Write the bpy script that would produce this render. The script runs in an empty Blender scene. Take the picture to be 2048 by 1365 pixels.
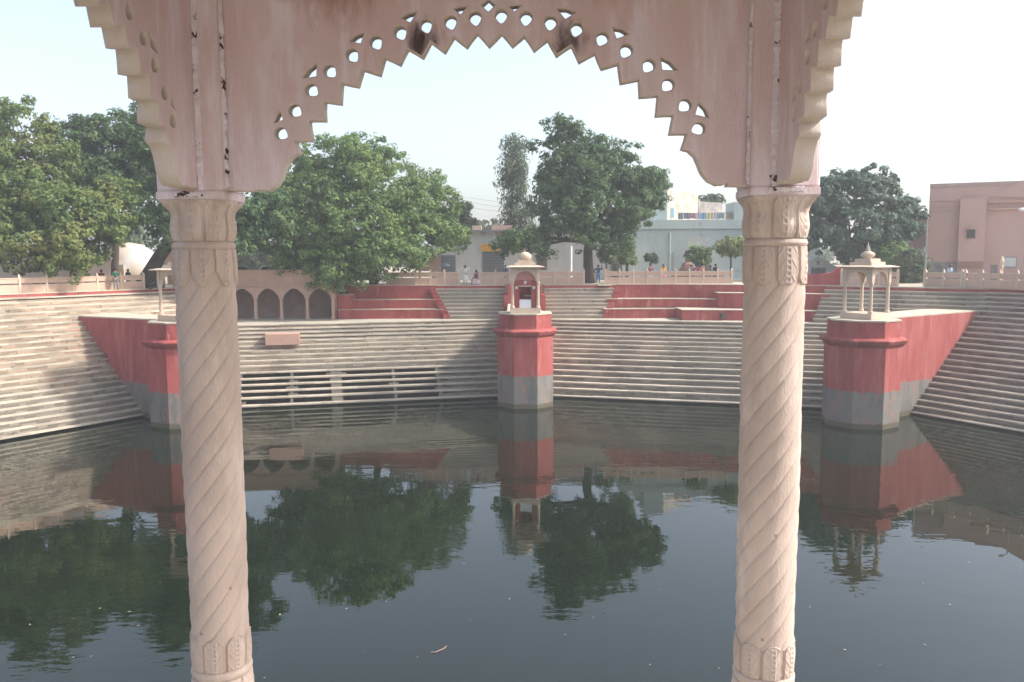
import bpy, bmesh, math, random
import numpy as np
from mathutils import Vector, Matrix, Euler
rad = math.radians
rnd = random.Random(7)
scn = bpy.context.scene
col = scn.collection
H = 11.0            # camera height above the water
HT = 8.4            # terrace level
ZT = 6.85           # top of the red piers
ZL = 5.53           # landing level
# ------------------------------------------------------------------ camera, sky, sun, exposure
TH = rad(5.9); RO = .0047; F = 1653.0 / 2048
cam_d = bpy.data.cameras.new('camera'); cam = bpy.data.objects.new('camera', cam_d); col.objects.link(cam)
cam_d.sensor_width = 36; cam_d.lens = 36 * F
cam_d.clip_start = .05; cam_d.clip_end = 4000
fw = Vector((0, math.cos(TH), -math.sin(TH))); dn = Vector((0, -math.sin(TH), -math.cos(TH)))
rt = (Vector((1, 0, 0)) + RO * dn).normalized(); up = rt.cross(fw).normalized()
cam.matrix_world = Matrix(((rt.x, up.x, -fw.x, 0), (rt.y, up.y, -fw.y, 0), (rt.z, up.z, -fw.z, H), (0, 0, 0, 1)))
cam_d.dof.use_dof = True; cam_d.dof.focus_distance = 3.1; cam_d.dof.aperture_fstop = 16.0
scn.camera = cam
SUN_EL = rad(42); SX, SY = .9976, -.07
world = bpy.data.worlds.new('World'); scn.world = world; world.use_nodes = True
wn = world.node_tree; wn.nodes.clear()
sky = wn.nodes.new('ShaderNodeTexSky'); sky.sky_type = 'NISHITA'; sky.sun_disc = False
sky.sun_elevation = SUN_EL; sky.sun_rotation = math.atan2(SX, SY)
sky.air_density = 1.0; sky.dust_density = 3.2; sky.ozone_density = 1.0; sky.altitude = 0
hs = wn.nodes.new('ShaderNodeHueSaturation'); hs.inputs['Saturation'].default_value = .68
bg = wn.nodes.new('ShaderNodeBackground'); bg.inputs['Strength'].default_value = .118
wo = wn.nodes.new('ShaderNodeOutputWorld')
wn.links.new(sky.outputs[0], hs.inputs['Color']); wn.links.new(hs.outputs[0], bg.inputs['Color']); wn.links.new(bg.outputs[0], wo.inputs[0])
sun_d = bpy.data.lights.new('sun', 'SUN'); sun = bpy.data.objects.new('sun', sun_d); col.objects.link(sun)
sun_d.energy = 2.0; sun_d.angle = rad(4); sun_d.color = (1.0, .95, .87)
sv = Vector((SX * math.cos(SUN_EL), SY * math.cos(SUN_EL), math.sin(SUN_EL)))
sun.rotation_euler = sv.to_track_quat('Z', 'Y').to_euler(); sun.location = (60, -20, 80)
scn.view_settings.view_transform = 'Standard'; scn.view_settings.look = 'None'
scn.view_settings.exposure = 1.5; scn.view_settings.gamma = 1; scn.view_settings.use_curve_mapping = False
scn.render.engine = 'CYCLES'; scn.cycles.use_denoising = True
scn.cycles.max_bounces = 8; scn.cycles.volume_bounces = 0

# ------------------------------------------------------------------ helpers
def ray(px, py):
    u = (px - 1024) / 1653; v = (py - 682.5) / 1653
    u, v = u - RO * v, v + RO * u
    return (u, math.cos(TH) - v * math.sin(TH), -math.sin(TH) - v * math.cos(TH))
def at(px, py, Y):                       # a surveyed point at distance Y
    d = ray(px, py); t = Y / d[1]; return Vector((t * d[0], Y, H + t * d[2]))
def xat(px, Y, z=9.0):
    return (px - 1024) / 1653 * (Y * math.cos(TH) + (H - z) * math.sin(TH))

class MB:
    def __init__(s): s.v = []; s.f = []
    def add(s, vs, fs):
        b = len(s.v); s.v += [tuple(p) for p in vs]; s.f += [tuple(b + i for i in q) for q in fs]; return s
    def hexa(s, p):                      # 4 bottom, 4 top, counter-clockwise from above
        return s.add(p, [(3, 2, 1, 0), (4, 5, 6, 7), (0, 1, 5, 4), (1, 2, 6, 5), (2, 3, 7, 6), (3, 0, 4, 7)])
    def box(s, c, d, rz=0):
        x, y, z = d[0] / 2, d[1] / 2, d[2] / 2; cs, sn = math.cos(rz), math.sin(rz)
        P = []
        for dz in (-z, z):
            for dx, dy in ((-x, -y), (x, -y), (x, y), (-x, y)):
                P.append((c[0] + dx * cs - dy * sn, c[1] + dx * sn + dy * cs, c[2] + dz))
        return s.hexa(P)
    def bb(s, x0, x1, y0, y1, z0, z1):
        return s.box(((x0 + x1) / 2, (y0 + y1) / 2, (z0 + z1) / 2), (x1 - x0, y1 - y0, z1 - z0))
    def prism(s, poly, z0, z1):
        a = sum(poly[i][0] * poly[(i + 1) % len(poly)][1] - poly[(i + 1) % len(poly)][0] * poly[i][1] for i in range(len(poly)))
        if a < 0: poly = poly[::-1]
        n = len(poly)
        vs = [(p[0], p[1], z0) for p in poly] + [(p[0], p[1], z1) for p in poly]
        fs = [tuple(range(n - 1, -1, -1)), tuple(range(n, 2 * n))] + [(i, (i + 1) % n, n + (i + 1) % n, n + i) for i in range(n)]
        return s.add(vs, fs)
    def slabv(s, pts, off):              # a vertical/any planar polygon given thickness by vector off
        n = len(pts); off = Vector(off)
        vs = [tuple(p) for p in pts] + [tuple(Vector(p) + off) for p in pts]
        return s.add(vs, [tuple(range(n)), tuple(range(2 * n - 1, n - 1, -1))] + [(i, n + i, n + (i + 1) % n, (i + 1) % n) for i in range(n)])
    def lathe(s, c, prof, n=16, rot=0, cap=True):
        b = []
        for r, z in prof:
            for i in range(n):
                a = rot + 2 * math.pi * i / n; b.append((c[0] + r * math.cos(a), c[1] + r * math.sin(a), c[2] + z))
        m = len(prof)
        fs = [(j * n + i, j * n + (i + 1) % n, (j + 1) * n + (i + 1) % n, (j + 1) * n + i) for j in range(m - 1) for i in range(n)]
        if cap: fs += [tuple(range(n - 1, -1, -1)), tuple((m - 1) * n + i for i in range(n))]
        return s.add(b, fs)
    def tube(s, pts, rs, n=7):
        pts = [Vector(p) for p in pts]
        if not isinstance(rs, (list, tuple)): rs = [rs] * len(pts)
        vs = []
        for i, p in enumerate(pts):
            t = (pts[min(i + 1, len(pts) - 1)] - pts[max(i - 1, 0)]).normalized()
            a = t.cross(Vector((.3, .1, 1)) if abs(t.z) < .9 else Vector((1, 0, 0))).normalized(); b = t.cross(a)
            for k in range(n):
                an = 2 * math.pi * k / n; vs.append(p + rs[i] * (math.cos(an) * a + math.sin(an) * b))
        m = len(pts)
        fs = [(j * n + k, j * n + (k + 1) % n, (j + 1) * n + (k + 1) % n, (j + 1) * n + k) for j in range(m - 1) for k in range(n)]
        fs += [tuple(range(n - 1, -1, -1)), tuple((m - 1) * n + i for i in range(n))]
        return s.add(vs, fs)

def wm(o):
    m = Matrix.Identity(4)
    while o: m = o.matrix_basis @ m; o = o.parent
    return m
def put(mb, name, m, parent=None, smooth=False, local=False, bevel=0):
    me = bpy.data.meshes.new(name)
    vs = mb.v
    if parent is not None and not local:
        inv = wm(parent).inverted(); vs = [tuple(inv @ Vector(p)) for p in vs]
    me.from_pydata(vs, [], mb.f); me.update()
    if smooth: me.shade_smooth()
    me.materials.append(m)
    o = bpy.data.objects.new(name, me); col.objects.link(o); o.parent = parent
    if bevel:
        bm = bmesh.new(); bm.from_mesh(me)
        bmesh.ops.recalc_face_normals(bm, faces=bm.faces)
        bmesh.ops.bevel(bm, geom=[e for e in bm.edges if e.is_manifold and e.calc_face_angle(0) > .5], offset=bevel, segments=2, affect='EDGES')
        bm.to_mesh(me); bm.free()
    return o
def thing(name, label, cat, loc=(0, 0, 0), rz=0, group=None, kind=None):
    o = bpy.data.objects.new(name, None); col.objects.link(o); o.location = loc; o.rotation_euler = (0, 0, rz)
    o.empty_display_size = .3
    return tag(o, label, cat, group, kind)
def tag(o, label=None, cat=None, group=None, kind=None):
    if label: o['label'] = label
    if cat: o['category'] = cat
    if group: o['group'] = group
    if kind: o['kind'] = kind
    return o
def structure(o, label=None): o['kind'] = 'structure'; 
def copy_tree(o, parent=None):
    c = o.copy(); col.objects.link(c); c.parent = parent
    for ch in [x for x in bpy.data.objects if x.parent == o]: copy_tree(ch, c)
    return c

# ------------------------------------------------------------------ materials
def mat(name, c1, c2=None, scale=1.0, rough=.9, bump=.0, bscale=30, island=0.0, spots=None, spot_t=.68, spot_s=2.0, stretch=(1, 1, 1),
        c3=None, c3_s=.4, zpaint=None, trans=0, metal=0, objc=False, zdark=False, streaks=None, sscale=2.4, samt=.8, detail=6, spec=.3, shape=None):
    m = bpy.data.materials.new(name); m.use_nodes = True; t = m.node_tree; N = t.nodes; L = t.links; N.clear()
    out = N.new('ShaderNodeOutputMaterial'); p = N.new('ShaderNodeBsdfPrincipled')
    p.inputs['Roughness'].default_value = rough; p.inputs['Metallic'].default_value = metal
    p.inputs['Specular IOR Level'].default_value = spec
    if objc:
        tc = N.new('ShaderNodeTexCoord'); pos = tc.outputs['Object']
    else:
        g = N.new('ShaderNodeNewGeometry'); pos = g.outputs['Position']
    mp = N.new('ShaderNodeMapping'); mp.inputs['Scale'].default_value = stretch; L.new(pos, mp.inputs['Vector']); P = mp.outputs[0]
    def noise(s, d=detail, r=.6):
        n = N.new('ShaderNodeTexNoise'); n.inputs['Scale'].default_value = s; n.inputs['Detail'].default_value = d; n.inputs['Roughness'].default_value = r
        L.new(P, n.inputs['Vector']); return n.outputs['Fac']
    def ramp(x, a, b):
        r = N.new('ShaderNodeMapRange'); r.inputs[1].default_value = a; r.inputs[2].default_value = b; r.interpolation_type = 'SMOOTHSTEP'
        L.new(x, r.inputs[0]); return r.outputs[0]
    def mix(f, a, b, blend='MIX'):
        x = N.new('ShaderNodeMix'); x.data_type = 'RGBA'; x.blend_type = blend
        if isinstance(f, float): x.inputs[0].default_value = f
        else: L.new(f, x.inputs[0])
        for i, q in ((6, a), (7, b)):
            if isinstance(q, tuple): x.inputs[i].default_value = (*q, 1)
            else: L.new(q, x.inputs[i])
        return x.outputs[2]
    c = c1
    if c2: c = mix(ramp(noise(scale), .35, .65), c1, c2)
    if c3: c = mix(ramp(noise(c3_s), .5, .72), c, c3)
    if streaks:
        n_ = N.new('ShaderNodeTexNoise'); n_.inputs['Scale'].default_value = sscale; n_.inputs['Detail'].default_value = 7; n_.inputs['Roughness'].default_value = .65
        mq = N.new('ShaderNodeMapping'); mq.inputs['Scale'].default_value = (1, 1, .12); L.new(pos, mq.inputs['Vector']); L.new(mq.outputs[0], n_.inputs['Vector'])
        fq = N.new('ShaderNodeMath'); fq.operation = 'MULTIPLY'; fq.inputs[1].default_value = samt; L.new(ramp(n_.outputs['Fac'], .48, .68), fq.inputs[0]); c = mix(fq.outputs[0], c, streaks)
    if zpaint:                            # paint down to a height, bare masonry below, wet band at the water
        sp = N.new('ShaderNodeSeparateXYZ'); L.new(pos, sp.inputs[0])
        def zmask(z, wob, w):
            a = N.new('ShaderNodeMath'); a.operation = 'MULTIPLY_ADD'; a.inputs[1].default_value = wob; L.new(noise(2.2), a.inputs[0]); L.new(sp.outputs[2], a.inputs[2])
            return ramp(a.outputs[0], z + wob * .5 + w, z + wob * .5 - w)
        low = mix(ramp(noise(1.1), .4, .65), zpaint[1], zpaint[2])
        low = mix(ramp(noise(2.6), .50, .62), low, zpaint[3])
        c = mix(zmask(zpaint[0], .55, .06), c, low)
        c = mix(zmask(.33, .25, .07), c, (.11, .095, .065))
    if zdark:                             # silt-grey courses that stand under water in the wet season
        sp = N.new('ShaderNodeSeparateXYZ'); L.new(pos, sp.inputs[0]); a = N.new('ShaderNodeMath'); a.operation = 'MULTIPLY_ADD'; a.inputs[1].default_value = 2.0
        L.new(noise(.8), a.inputs[0]); L.new(sp.outputs[2], a.inputs[2]); f2 = ramp(a.outputs[0], 4.4, 2.9); fm = N.new('ShaderNodeMath'); fm.operation = 'MULTIPLY'; fm.inputs[1].default_value = .75; L.new(f2, fm.inputs[0])
        c = mix(fm.outputs[0], c, (.175, .165, .14))
    if spots:
        c = mix(ramp(noise(spot_s, 3, .7), spot_t, spot_t + .07), c, spots)
    if shape:                             # stains with a place of their own: (x, y, z, radius, colour)
        for q in shape:
            vd = N.new('ShaderNodeVectorMath'); vd.operation = 'DISTANCE'; vd.inputs[1].default_value = q[:3]; L.new(pos, vd.inputs[0])
            a = N.new('ShaderNodeMath'); a.operation = 'MULTIPLY_ADD'; a.inputs[1].default_value = q[3] * 1.6; L.new(noise(22, 5, .7), a.inputs[0]); L.new(vd.outputs['Value'], a.inputs[2])
            c = mix(ramp(a.outputs[0], q[3] * 1.95, q[3] * 1.05), c, q[4])
    if island:
        g2 = N.new('ShaderNodeNewGeometry')
        r = N.new('ShaderNodeMapRange'); r.inputs[3].default_value = 1 - island; r.inputs[4].default_value = 1 + island * .6
        L.new(g2.outputs['Random Per Island'], r.inputs[0])
        c = mix(1.0, c, r.outputs[0], 'MULTIPLY') if not isinstance(c, tuple) else mix(1.0, c, r.outputs[0], 'MULTIPLY')
    if isinstance(c, tuple): p.inputs['Base Color'].default_value = (*c, 1)
    else: L.new(c, p.inputs['Base Color'])
    if bump:
        b = N.new('ShaderNodeBump'); b.inputs['Strength'].default_value = bump; b.inputs['Distance'].default_value = 1.0 / bscale
        L.new(noise(bscale, 5, .65), b.inputs['Height']); L.new(b.outputs[0], p.inputs['Normal'])
    if trans:
        tr = N.new('ShaderNodeBsdfTranslucent'); ms = N.new('ShaderNodeMixShader'); ms.inputs[0].default_value = trans
        if isinstance(c, tuple): tr.inputs[0].default_value = (*c, 1)
        else: L.new(c, tr.inputs[0])
        L.new(p.outputs[0], ms.inputs[1]); L.new(tr.outputs[0], ms.inputs[2]); L.new(ms.outputs[0], out.inputs[0])
    else: L.new(p.outputs[0], out.inputs[0])
    return m
RED = (.31, .068, .062); RED2 = (.37, .095, .085); GREY = (.24, .235, .21)
M = {}
M['tread'] = mat('pale_tread_stone', (.47, .41, .33), (.37, .33, .27), .7, island=.22, bump=.4, bscale=12, spots=(.20, .17, .13), spot_t=.68, spot_s=3.5)
M['riser'] = mat('coursed_riser_stone', (.33, .285, .22), (.24, .215, .17), .5, zdark=True, island=.3, bump=.5, bscale=10, spots=(.10, .09, .075), spot_t=.62, spot_s=3.0, c3=(.40, .30, .22), c3_s=.25)
M['riser_pink'] = mat('warm_riser_stone', (.35, .27, .20), (.29, .235, .175), .5, zdark=True, island=.33, bump=.5, bscale=10, spots=(.13, .11, .09), spot_t=.62, spot_s=2.5, c3=(.42, .27, .20), c3_s=.3)
M['riser_brown'] = mat('brown_riser_stone', (.17, .115, .10), (.22, .165, .14), .5, zdark=True, island=.3, bump=.5, bscale=10, spots=(.09, .07, .06), spot_t=.64, spot_s=3.0)
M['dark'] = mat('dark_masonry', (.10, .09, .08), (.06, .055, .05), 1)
M['red'] = mat('red_limewash', RED, RED2, 1.3, bump=.25, bscale=8, c3=(.22, .045, .045), c3_s=.6, stretch=(1, 1, .35), detail=9, spots=(.40, .15, .13), spot_t=.60, spot_s=1.6)
M['pier_red'] = mat('red_limewash_over_masonry', RED, RED2, .8, bump=.25, bscale=8, c3=(.36, .11, .10), c3_s=.9, spots=(.20, .045, .045), spot_t=.66, spot_s=.9, stretch=(1, 1, .35), streaks=(.42, .155, .14), zpaint=(2.35, (.20, .19, .17), (.14, .135, .125), (.26, .175, .15)))
M['cap'] = mat('weathered_cap_stone', (.52, .46, .36), (.43, .38, .30), 1.2, bump=.3, bscale=14, spots=(.25, .22, .18))
M['cream'] = mat('cream_sandstone', (.58, .47, .36), (.50, .40, .31), 1.5, bump=.3, bscale=18, spots=(.33, .27, .21), spot_t=.66, c3=(.54, .36, .28))
M['pinkstone'] = mat('pink_sandstone', (.53, .36, .28), (.48, .335, .26), 1.2, bump=.25, bscale=18, c3=(.55, .42, .33), spots=(.34, .26, .21))
M['paving'] = mat('dusty_terrace_paving', (.42, .36, .28), (.34, .30, .24), .35, bump=.4, bscale=6, c3=(.38, .29, .21), spots=(.26, .22, .17))
M['landing'] = mat('worn_landing_stone', (.46, .42, .34), (.38, .35, .29), .5, bump=.3, bscale=8, spots=(.26, .23, .19))

def sandstone(name, base, var, dust, extra=(), st=None):
    return mat(name, base, var, 5, bump=.6, bscale=140, rough=.85, spots=tuple(x * .55 for x in base), spot_t=.72, spot_s=14, c3=dust, c3_s=7, stretch=(1, 1, .35), shape=list(extra) or None, objc=True, streaks=st, sscale=15, samt=.8)
SOOT = (.085, .06, .06)
M['plate'] = sandstone('rosy_carved_panel_stone', (.63, .485, .485), (.68, .555, .57), (.75, .68, .71), [(.83, -.06, .76 + 1.85, .085, SOOT), (1.36, -.06, .75 + 1.85, .085, SOOT), (.80, -.06, .70 + 1.85, .05, SOOT), (1.31, -.06, .72 + 1.85, .05, SOOT), (.55, -.06, 1.0 + 1.85, .22, (.44, .27, .24)), (1.55, -.06, 1.02 + 1.85, .18, (.50, .32, .30))], st=(.76, .68, .74))
M['block'] = sandstone('rosy_pier_block_stone', (.62, .49, .475), (.66, .545, .545), (.74, .67, .70), [(-.02, -.15, 2.75, .03, (.15, .05, .07)), (0.0, -.15, 2.93, .035, (.13, .045, .065))], st=(.76, .68, .74))
M['column'] = sandstone('beige_pink_column_stone', (.54, .43, .37), (.43, .34, .29), (.62, .52, .46), [(.075, -.075, .60, .009, (.42, .22, .19)), (-.05, -.10, .49, .008, (.28, .15, .13)), (-.035, -.105, .43, .009, (.28, .15, .13)), (.00, -.105, .83, .007, (.32, .16, .14))])
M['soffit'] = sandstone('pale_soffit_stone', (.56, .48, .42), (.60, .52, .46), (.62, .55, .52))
M['mortar'] = mat('flaky_white_mortar', (.78, .72, .77), (.66, .58, .60), 14, bump=.8, bscale=120, spots=(.07, .05, .04), spot_t=.60, spot_s=22, objc=True)

# ------------------------------------------------------------------ tank geometry
V = [Vector(p) for p in ((.95, 63.85), (26.94, 56.54), (50.0, 17.9), (28, -16), (-28, -16), (-50.2, 21.2), (-24.25, 57.96))]   # waterline corners, clockwise
def nrm(a, b):
    e = (b - a).normalized(); return e, Vector((-e.y, e.x))          # clockwise travel: outward is left
TOT = {1: 10.1, 2: 10.1, 3: 10.1, 4: 10.1, 5: 11.2}                   # run of the side flights
def isect(p, d, q, g):
    k = d.x * g.y - d.y * g.x; s = ((q.x - p.x) * g.y - (q.y - p.y) * g.x) / k; return p + d * s
K = {}
for i in (2, 3, 4, 5):
    e0, n0 = nrm(V[i - 1], V[i]); e1, n1 = nrm(V[i], V[(i + 1) % 7])
    K[i] = isect(V[i] + n0 * TOT[i - 1], e0, V[i] + n1 * TOT[i], e1)
e1, n1 = nrm(V[1], V[2]); K[1] = V[1] + n1 * 10.1
K[6] = Vector((-27.6, 72.5))
K[1] = Vector((35.7, 61.9))
def side_levels(i):
    if i == 5: return [(.37 * k, .24 + .367 * k) for k in range(19)] + [(7.56, 7.19), (8.46, 7.52), (9.36, 7.85), (10.26, 8.14)]
    return [(.46 * k, .24 + .367 * k) for k in range(19)] + [(8.7, 7.19), (9.1, 7.5), (9.45, 7.83), (9.8, 8.14)]
ZC = [.24, .71, 1.12, 1.52, 1.90, 2.30, 2.72, 3.07, 3.41, 3.75, 4.06, 4.37, 4.67, 4.96, 5.25, 5.53]
OC = [.55 * k for k in range(8)] + [3.85 + .47 * (k + 1) for k in range(8)]
CEN = list(zip(OC, ZC))

def flight(root, A, B, KA, KB, levels, tot_end, riser, gaps=None, seed=1, block=(.5, 1.3)):
    """steps rising outward from line A-B; ends slide along A-KA and B-KB"""
    r = random.Random(seed); e, n = nrm(A, B)
    ta = (KA - A).dot(n); tb = (KB - B).dot(n)
    def ends(o):
        pa = A + (KA - A) * (o / ta); pb = B + (KB - B) * (o / tb)
        return (pa - A).dot(e), (pb - A).dot(e)
    zprev = -1.6
    for k, (o, z) in enumerate(levels):
        s0, s1 = ends(o); on = levels[k + 1][0] if k + 1 < len(levels) else tot_end
        rb = MB(); tb_ = MB(); th = .10; runs = []
        def quad(sa, sb, oa, ob, za, zb, mb):
            P = [A + e * sa + n * oa, A + e * sb + n * oa, A + e * sb + n * ob, A + e * sa + n * ob]
            mb.hexa([(p.x, p.y, za) for p in P] + [(p.x, p.y, zb) for p in P])
        near = (z < 9)
        s = s0
        rows = 2 if (z - zprev) > .30 and k and block[0] < 9 and not (gaps and 1 <= k <= 5) else 1
        h = (z - th) - zprev
        for row in range(rows):
            s = s0
            while s < s1:
                w = r.uniform(*block) * (1 if row else .8); t = min(s + w, s1)
                if s1 - t < .3: t = s1
                mid = (s + t) / 2; skip = False
                if gaps and 1 <= k <= 5:
                    for ga, gb in gaps:
                        if ga < mid < gb: skip = True
                if skip and rb.v and row == 0: runs.append(rb); rb = MB()
                if not skip:
                    pr = r.uniform(0, .022)
                    quad(s + .004, t - .004, o - pr, o + .28, zprev - .02 + row * h / 2, zprev + (row + 1) * h / 2 - .006 * (row < rows - 1), rb)
                s = t
        s = s0
        while s < s1:
            t = min(s + (r.uniform(1.0, 2.4) if block[0] < 9 else 400), s1)
            if s1 - t < .4: t = s1
            a = r.uniform(.016, .034); dz = r.uniform(-.008, .008)
            if r.random() < .07: a -= .05; dz -= .02
            quad(s + .003, t - .003, o - a, on + .05, z - th, z + dz, tb_)
            s = t
        so = put(rb, 'step', riser, root); put(tb_, 'tread', M['tread'], so)
        for q_ in runs: put(q_, 'step_riser', riser, so)
        zprev = z

def between(i): return V[i], V[(i + 1) % 7]
# left and right flights, the near ones, and the two centre ones
names = {1: ('right stone staircase with brown risers, climbing from the water to the pink building', 'riser_brown'),
         5: ('left sunlit stone staircase of patchy warm risers under the leafy trees', 'riser_pink'),
         2: ('stone staircase of the tank on the right near bank, outside the photo', 'riser'),
         3: ('stone staircase behind the viewpoint pavilion, outside the photo', 'riser'),
         4: ('stone staircase of the tank on the left near bank, outside the photo', 'riser')}
for i, (lab, rm) in names.items():
    A, B = between(i); root = thing('stone_staircase', lab, 'staircase', (A.x, A.y, 0), group='staircases round the tank')
    flight(root, A, B, K[i], K[(i + 1) if i < 6 else 0] if i + 1 in K else K[6], side_levels(i), TOT[i], M[rm], seed=i, block=(.5, 1.3) if i in (1, 5) else (200, 400))
    e, n = nrm(A, B); band = MB()
    a = K[i]; b = K[i + 1]
    P = [a - n * .002, b - n * .002, b + n * .35, a + n * .35]
    band.hexa([(p.x, p.y, 7.95) for p in P] + [(p.x, p.y, HT - .06) for p in P]); put(band, 'painted_band', M['red'], root)
    cp = MB(); P = [a - n * .05, b - n * .05, b + n * .5, a + n * .5]
    cp.hexa([(p.x, p.y, HT - .06) for p in P] + [(p.x, p.y, HT + .012) for p in P]); put(cp, 'coping', M['cap'], root)
A, B = V[6], V[0]
eL, nL = nrm(V[6], V[0]); eR, nR = nrm(V[0], V[1])
KC = V[0] + (nL + nR).normalized() * 8.5
rootL = thing('stone_staircase', 'back left stone staircase with dark open slots between its lowest steps', 'staircase', (A.x, A.y, 0), group='staircases round the tank')
def sl(px, py): # distance along the back left flight of a surveyed water point
    d = ray(px, py); t = -H / d[2]; return (Vector((t * d[0], t * d[1])) - V[6]).dot(eL)
g0, g1, g2, g3, g4, g5, g6, g7 = 4.6, 8.1, 8.45, 11.15, 12.0, 15.8, 16.1, 19.3
GAPS = [(g0, g1), (g2, g3), (g4, g5), (g6, g7)]
flight(rootL, A, B, K[6], KC, CEN, 8.1, M['riser'], gaps=GAPS, seed=11)
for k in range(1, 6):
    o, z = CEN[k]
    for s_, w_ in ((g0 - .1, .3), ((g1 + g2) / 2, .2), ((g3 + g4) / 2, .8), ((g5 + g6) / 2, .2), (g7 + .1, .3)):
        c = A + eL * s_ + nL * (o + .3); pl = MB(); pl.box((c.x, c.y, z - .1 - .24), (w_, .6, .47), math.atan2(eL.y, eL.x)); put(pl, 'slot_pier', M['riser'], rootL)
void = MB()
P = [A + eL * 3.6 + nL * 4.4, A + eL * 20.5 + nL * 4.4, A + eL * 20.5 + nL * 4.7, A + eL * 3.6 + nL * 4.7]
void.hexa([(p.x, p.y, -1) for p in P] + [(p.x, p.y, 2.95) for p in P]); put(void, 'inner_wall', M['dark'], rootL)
A, B = V[0], V[1]
rootR = thing('stone_staircase', 'back right stone staircase of pale treads and grey risers beside the tall carved column', 'staircase', (A.x, A.y, 0), group='staircases round the tank')
flight(rootR, A, B, KC, K[1], CEN, 8.1, M['riser'], seed=12)
# landing
def offp(i, A, n, KK, o): return A + (KK - A) * (o / (KK - A).dot(n))
la = offp(0, V[6], nL, K[6], 7.75); lb = V[0] + (KC - V[0]) * (7.75 / (KC - V[0]).dot(nL)); lc = offp(0, V[1], nR, K[1], 7.75)
land = MB(); land.prism([la, lb, lc, (36, 66), (30, 78), (-29, 78), K[6]], ZL - .3, ZL - .004)
structure(put(land, 'landing', M['landing']))

# centre upper flights (two, split by the red pier), each narrowing downwards
def upper(label, xa0, xb0, xa1, xb1, seed):
    root = thing('stone_staircase', label, 'staircase', (xa0, 72, ZL), group='staircases round the tank'); r = random.Random(seed)
    for k in range(9):
        f = k / 8; z = ZL + .319 * (k + 1); y = 71.9 + .31 * k; x0 = xa0 + (xa1 - xa0) * f; x1 = xb0 + (xb1 - xb0) * f
        rb, tb_ = MB(), MB(); x = x0
        rb.bb(x0 + .004, x1 - .004, y, y + .33, ZL - .02 if k == 0 else z - .34, z - .09)
        x = x0
        while x < x1:
            t = min(x + r.uniform(1.2, 2.4), x1)
            if x1 - t < .4: t = x1
            tb_.bb(x + .003, t - .003, y - r.uniform(.015, .035), y + .36, z - .09, z + (r.uniform(-.006, .006) if k < 8 else .012)); x = t
        so = put(rb, 'step', M['riser'] if k < 8 else M['red'], root); put(tb_, 'tread', M['tread'], so)
upper('short upper staircase between the left red tiers and the domed shrine', -5.4, -.6, -7.0, -.6, 31)
upper('short upper staircase between the domed shrine and the right red tiers', 2.9, 8.0, 2.9, 9.4, 32)
# stringers
def stringer(parent, x0, x1, side):
    mb = MB()
    for k in range(9):
        f = k / 8; x = x0 + (x1 - x0) * f; y = 71.85 + .31 * k
        mb.bb(min(x, x + side * .55), max(x, x + side * .55), y, 74.9, ZL - .02 + .319 * k, ZL + .319 * (k + 1) + .05 - (.06 if k == 8 else 0))
    return put(mb, 'stepped_side_wall', M['red'], parent)

# red tiers left and right
def tiers(label, runs, extra=(), loc=(0, 0, 0)):
    root = thing('red_terraced_wall', label, 'wall', loc)
    for (pts, z0, z1, back) in runs:
        for a, b in zip(pts[:-1], pts[1:]):
            mb = MB(); mb.prism([a, b, (b[0], back), (a[0], back)], z0, z1 - .05); put(mb, 'tier', M['red'], root)
            c = MB(); c.prism([(a[0], a[1] - .04), (b[0], b[1] - .04), (b[0], back), (a[0], back)], z1 - .05, z1); put(c, 'ledge', M['cap'], root)
    return root
tl = tiers('left red three tiered wall beside the arcade, below the big rounded tree',
      [([(-15.3, 72.5), (-5.9, 72.5)], ZL - .01, 6.36, 76), ([(-15.05, 73.4), (-6.3, 73.4)], 6.37, 7.18, 76.01), ([(-15.0, 74.3), (-6.9, 74.3)], 7.19, HT + .012, 75.2),
       ([(-15.55, 72.75), (-14.1, 72.75)], 6.375, 7.66, 76.02)], loc=(-10, 73, ZL))
stringer(tl, -5.4, -7.0, -1)
tr = tiers('right red tiered wall with a small square opening, behind the right carved column',
      [([(8.0, 71.8), (14.3, 71.8)], ZL - .01, 6.36, 76), ([(14.3, 69.2), (19.2, 68.7), (25.2, 66.9)], ZL - .012, 6.42, 76.01),
       ([(8.4, 73.0), (14, 72.7), (18.2, 71.6), (26.0, 68.4)], 6.425, 7.18, 76.02), ([(17.8, 71.2), (26.1, 67.9)], 6.43, 7.75, 76.03),
       ([(9.4, 74.3), (14, 74.0), (20, 72.0), (26.6, 69.0)], 7.19, HT + .012, 76.5)], loc=(16, 72, ZL))
stringer(tr, 8.0, 9.4, 1)
p = at(1445, 632, 68.95); w = MB(); w.bb(p.x - .2, p.x + .2, 68.55, 69.2, p.z - .22, p.z + .22); put(w, 'drain_opening', M['dark'], tr)
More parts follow.
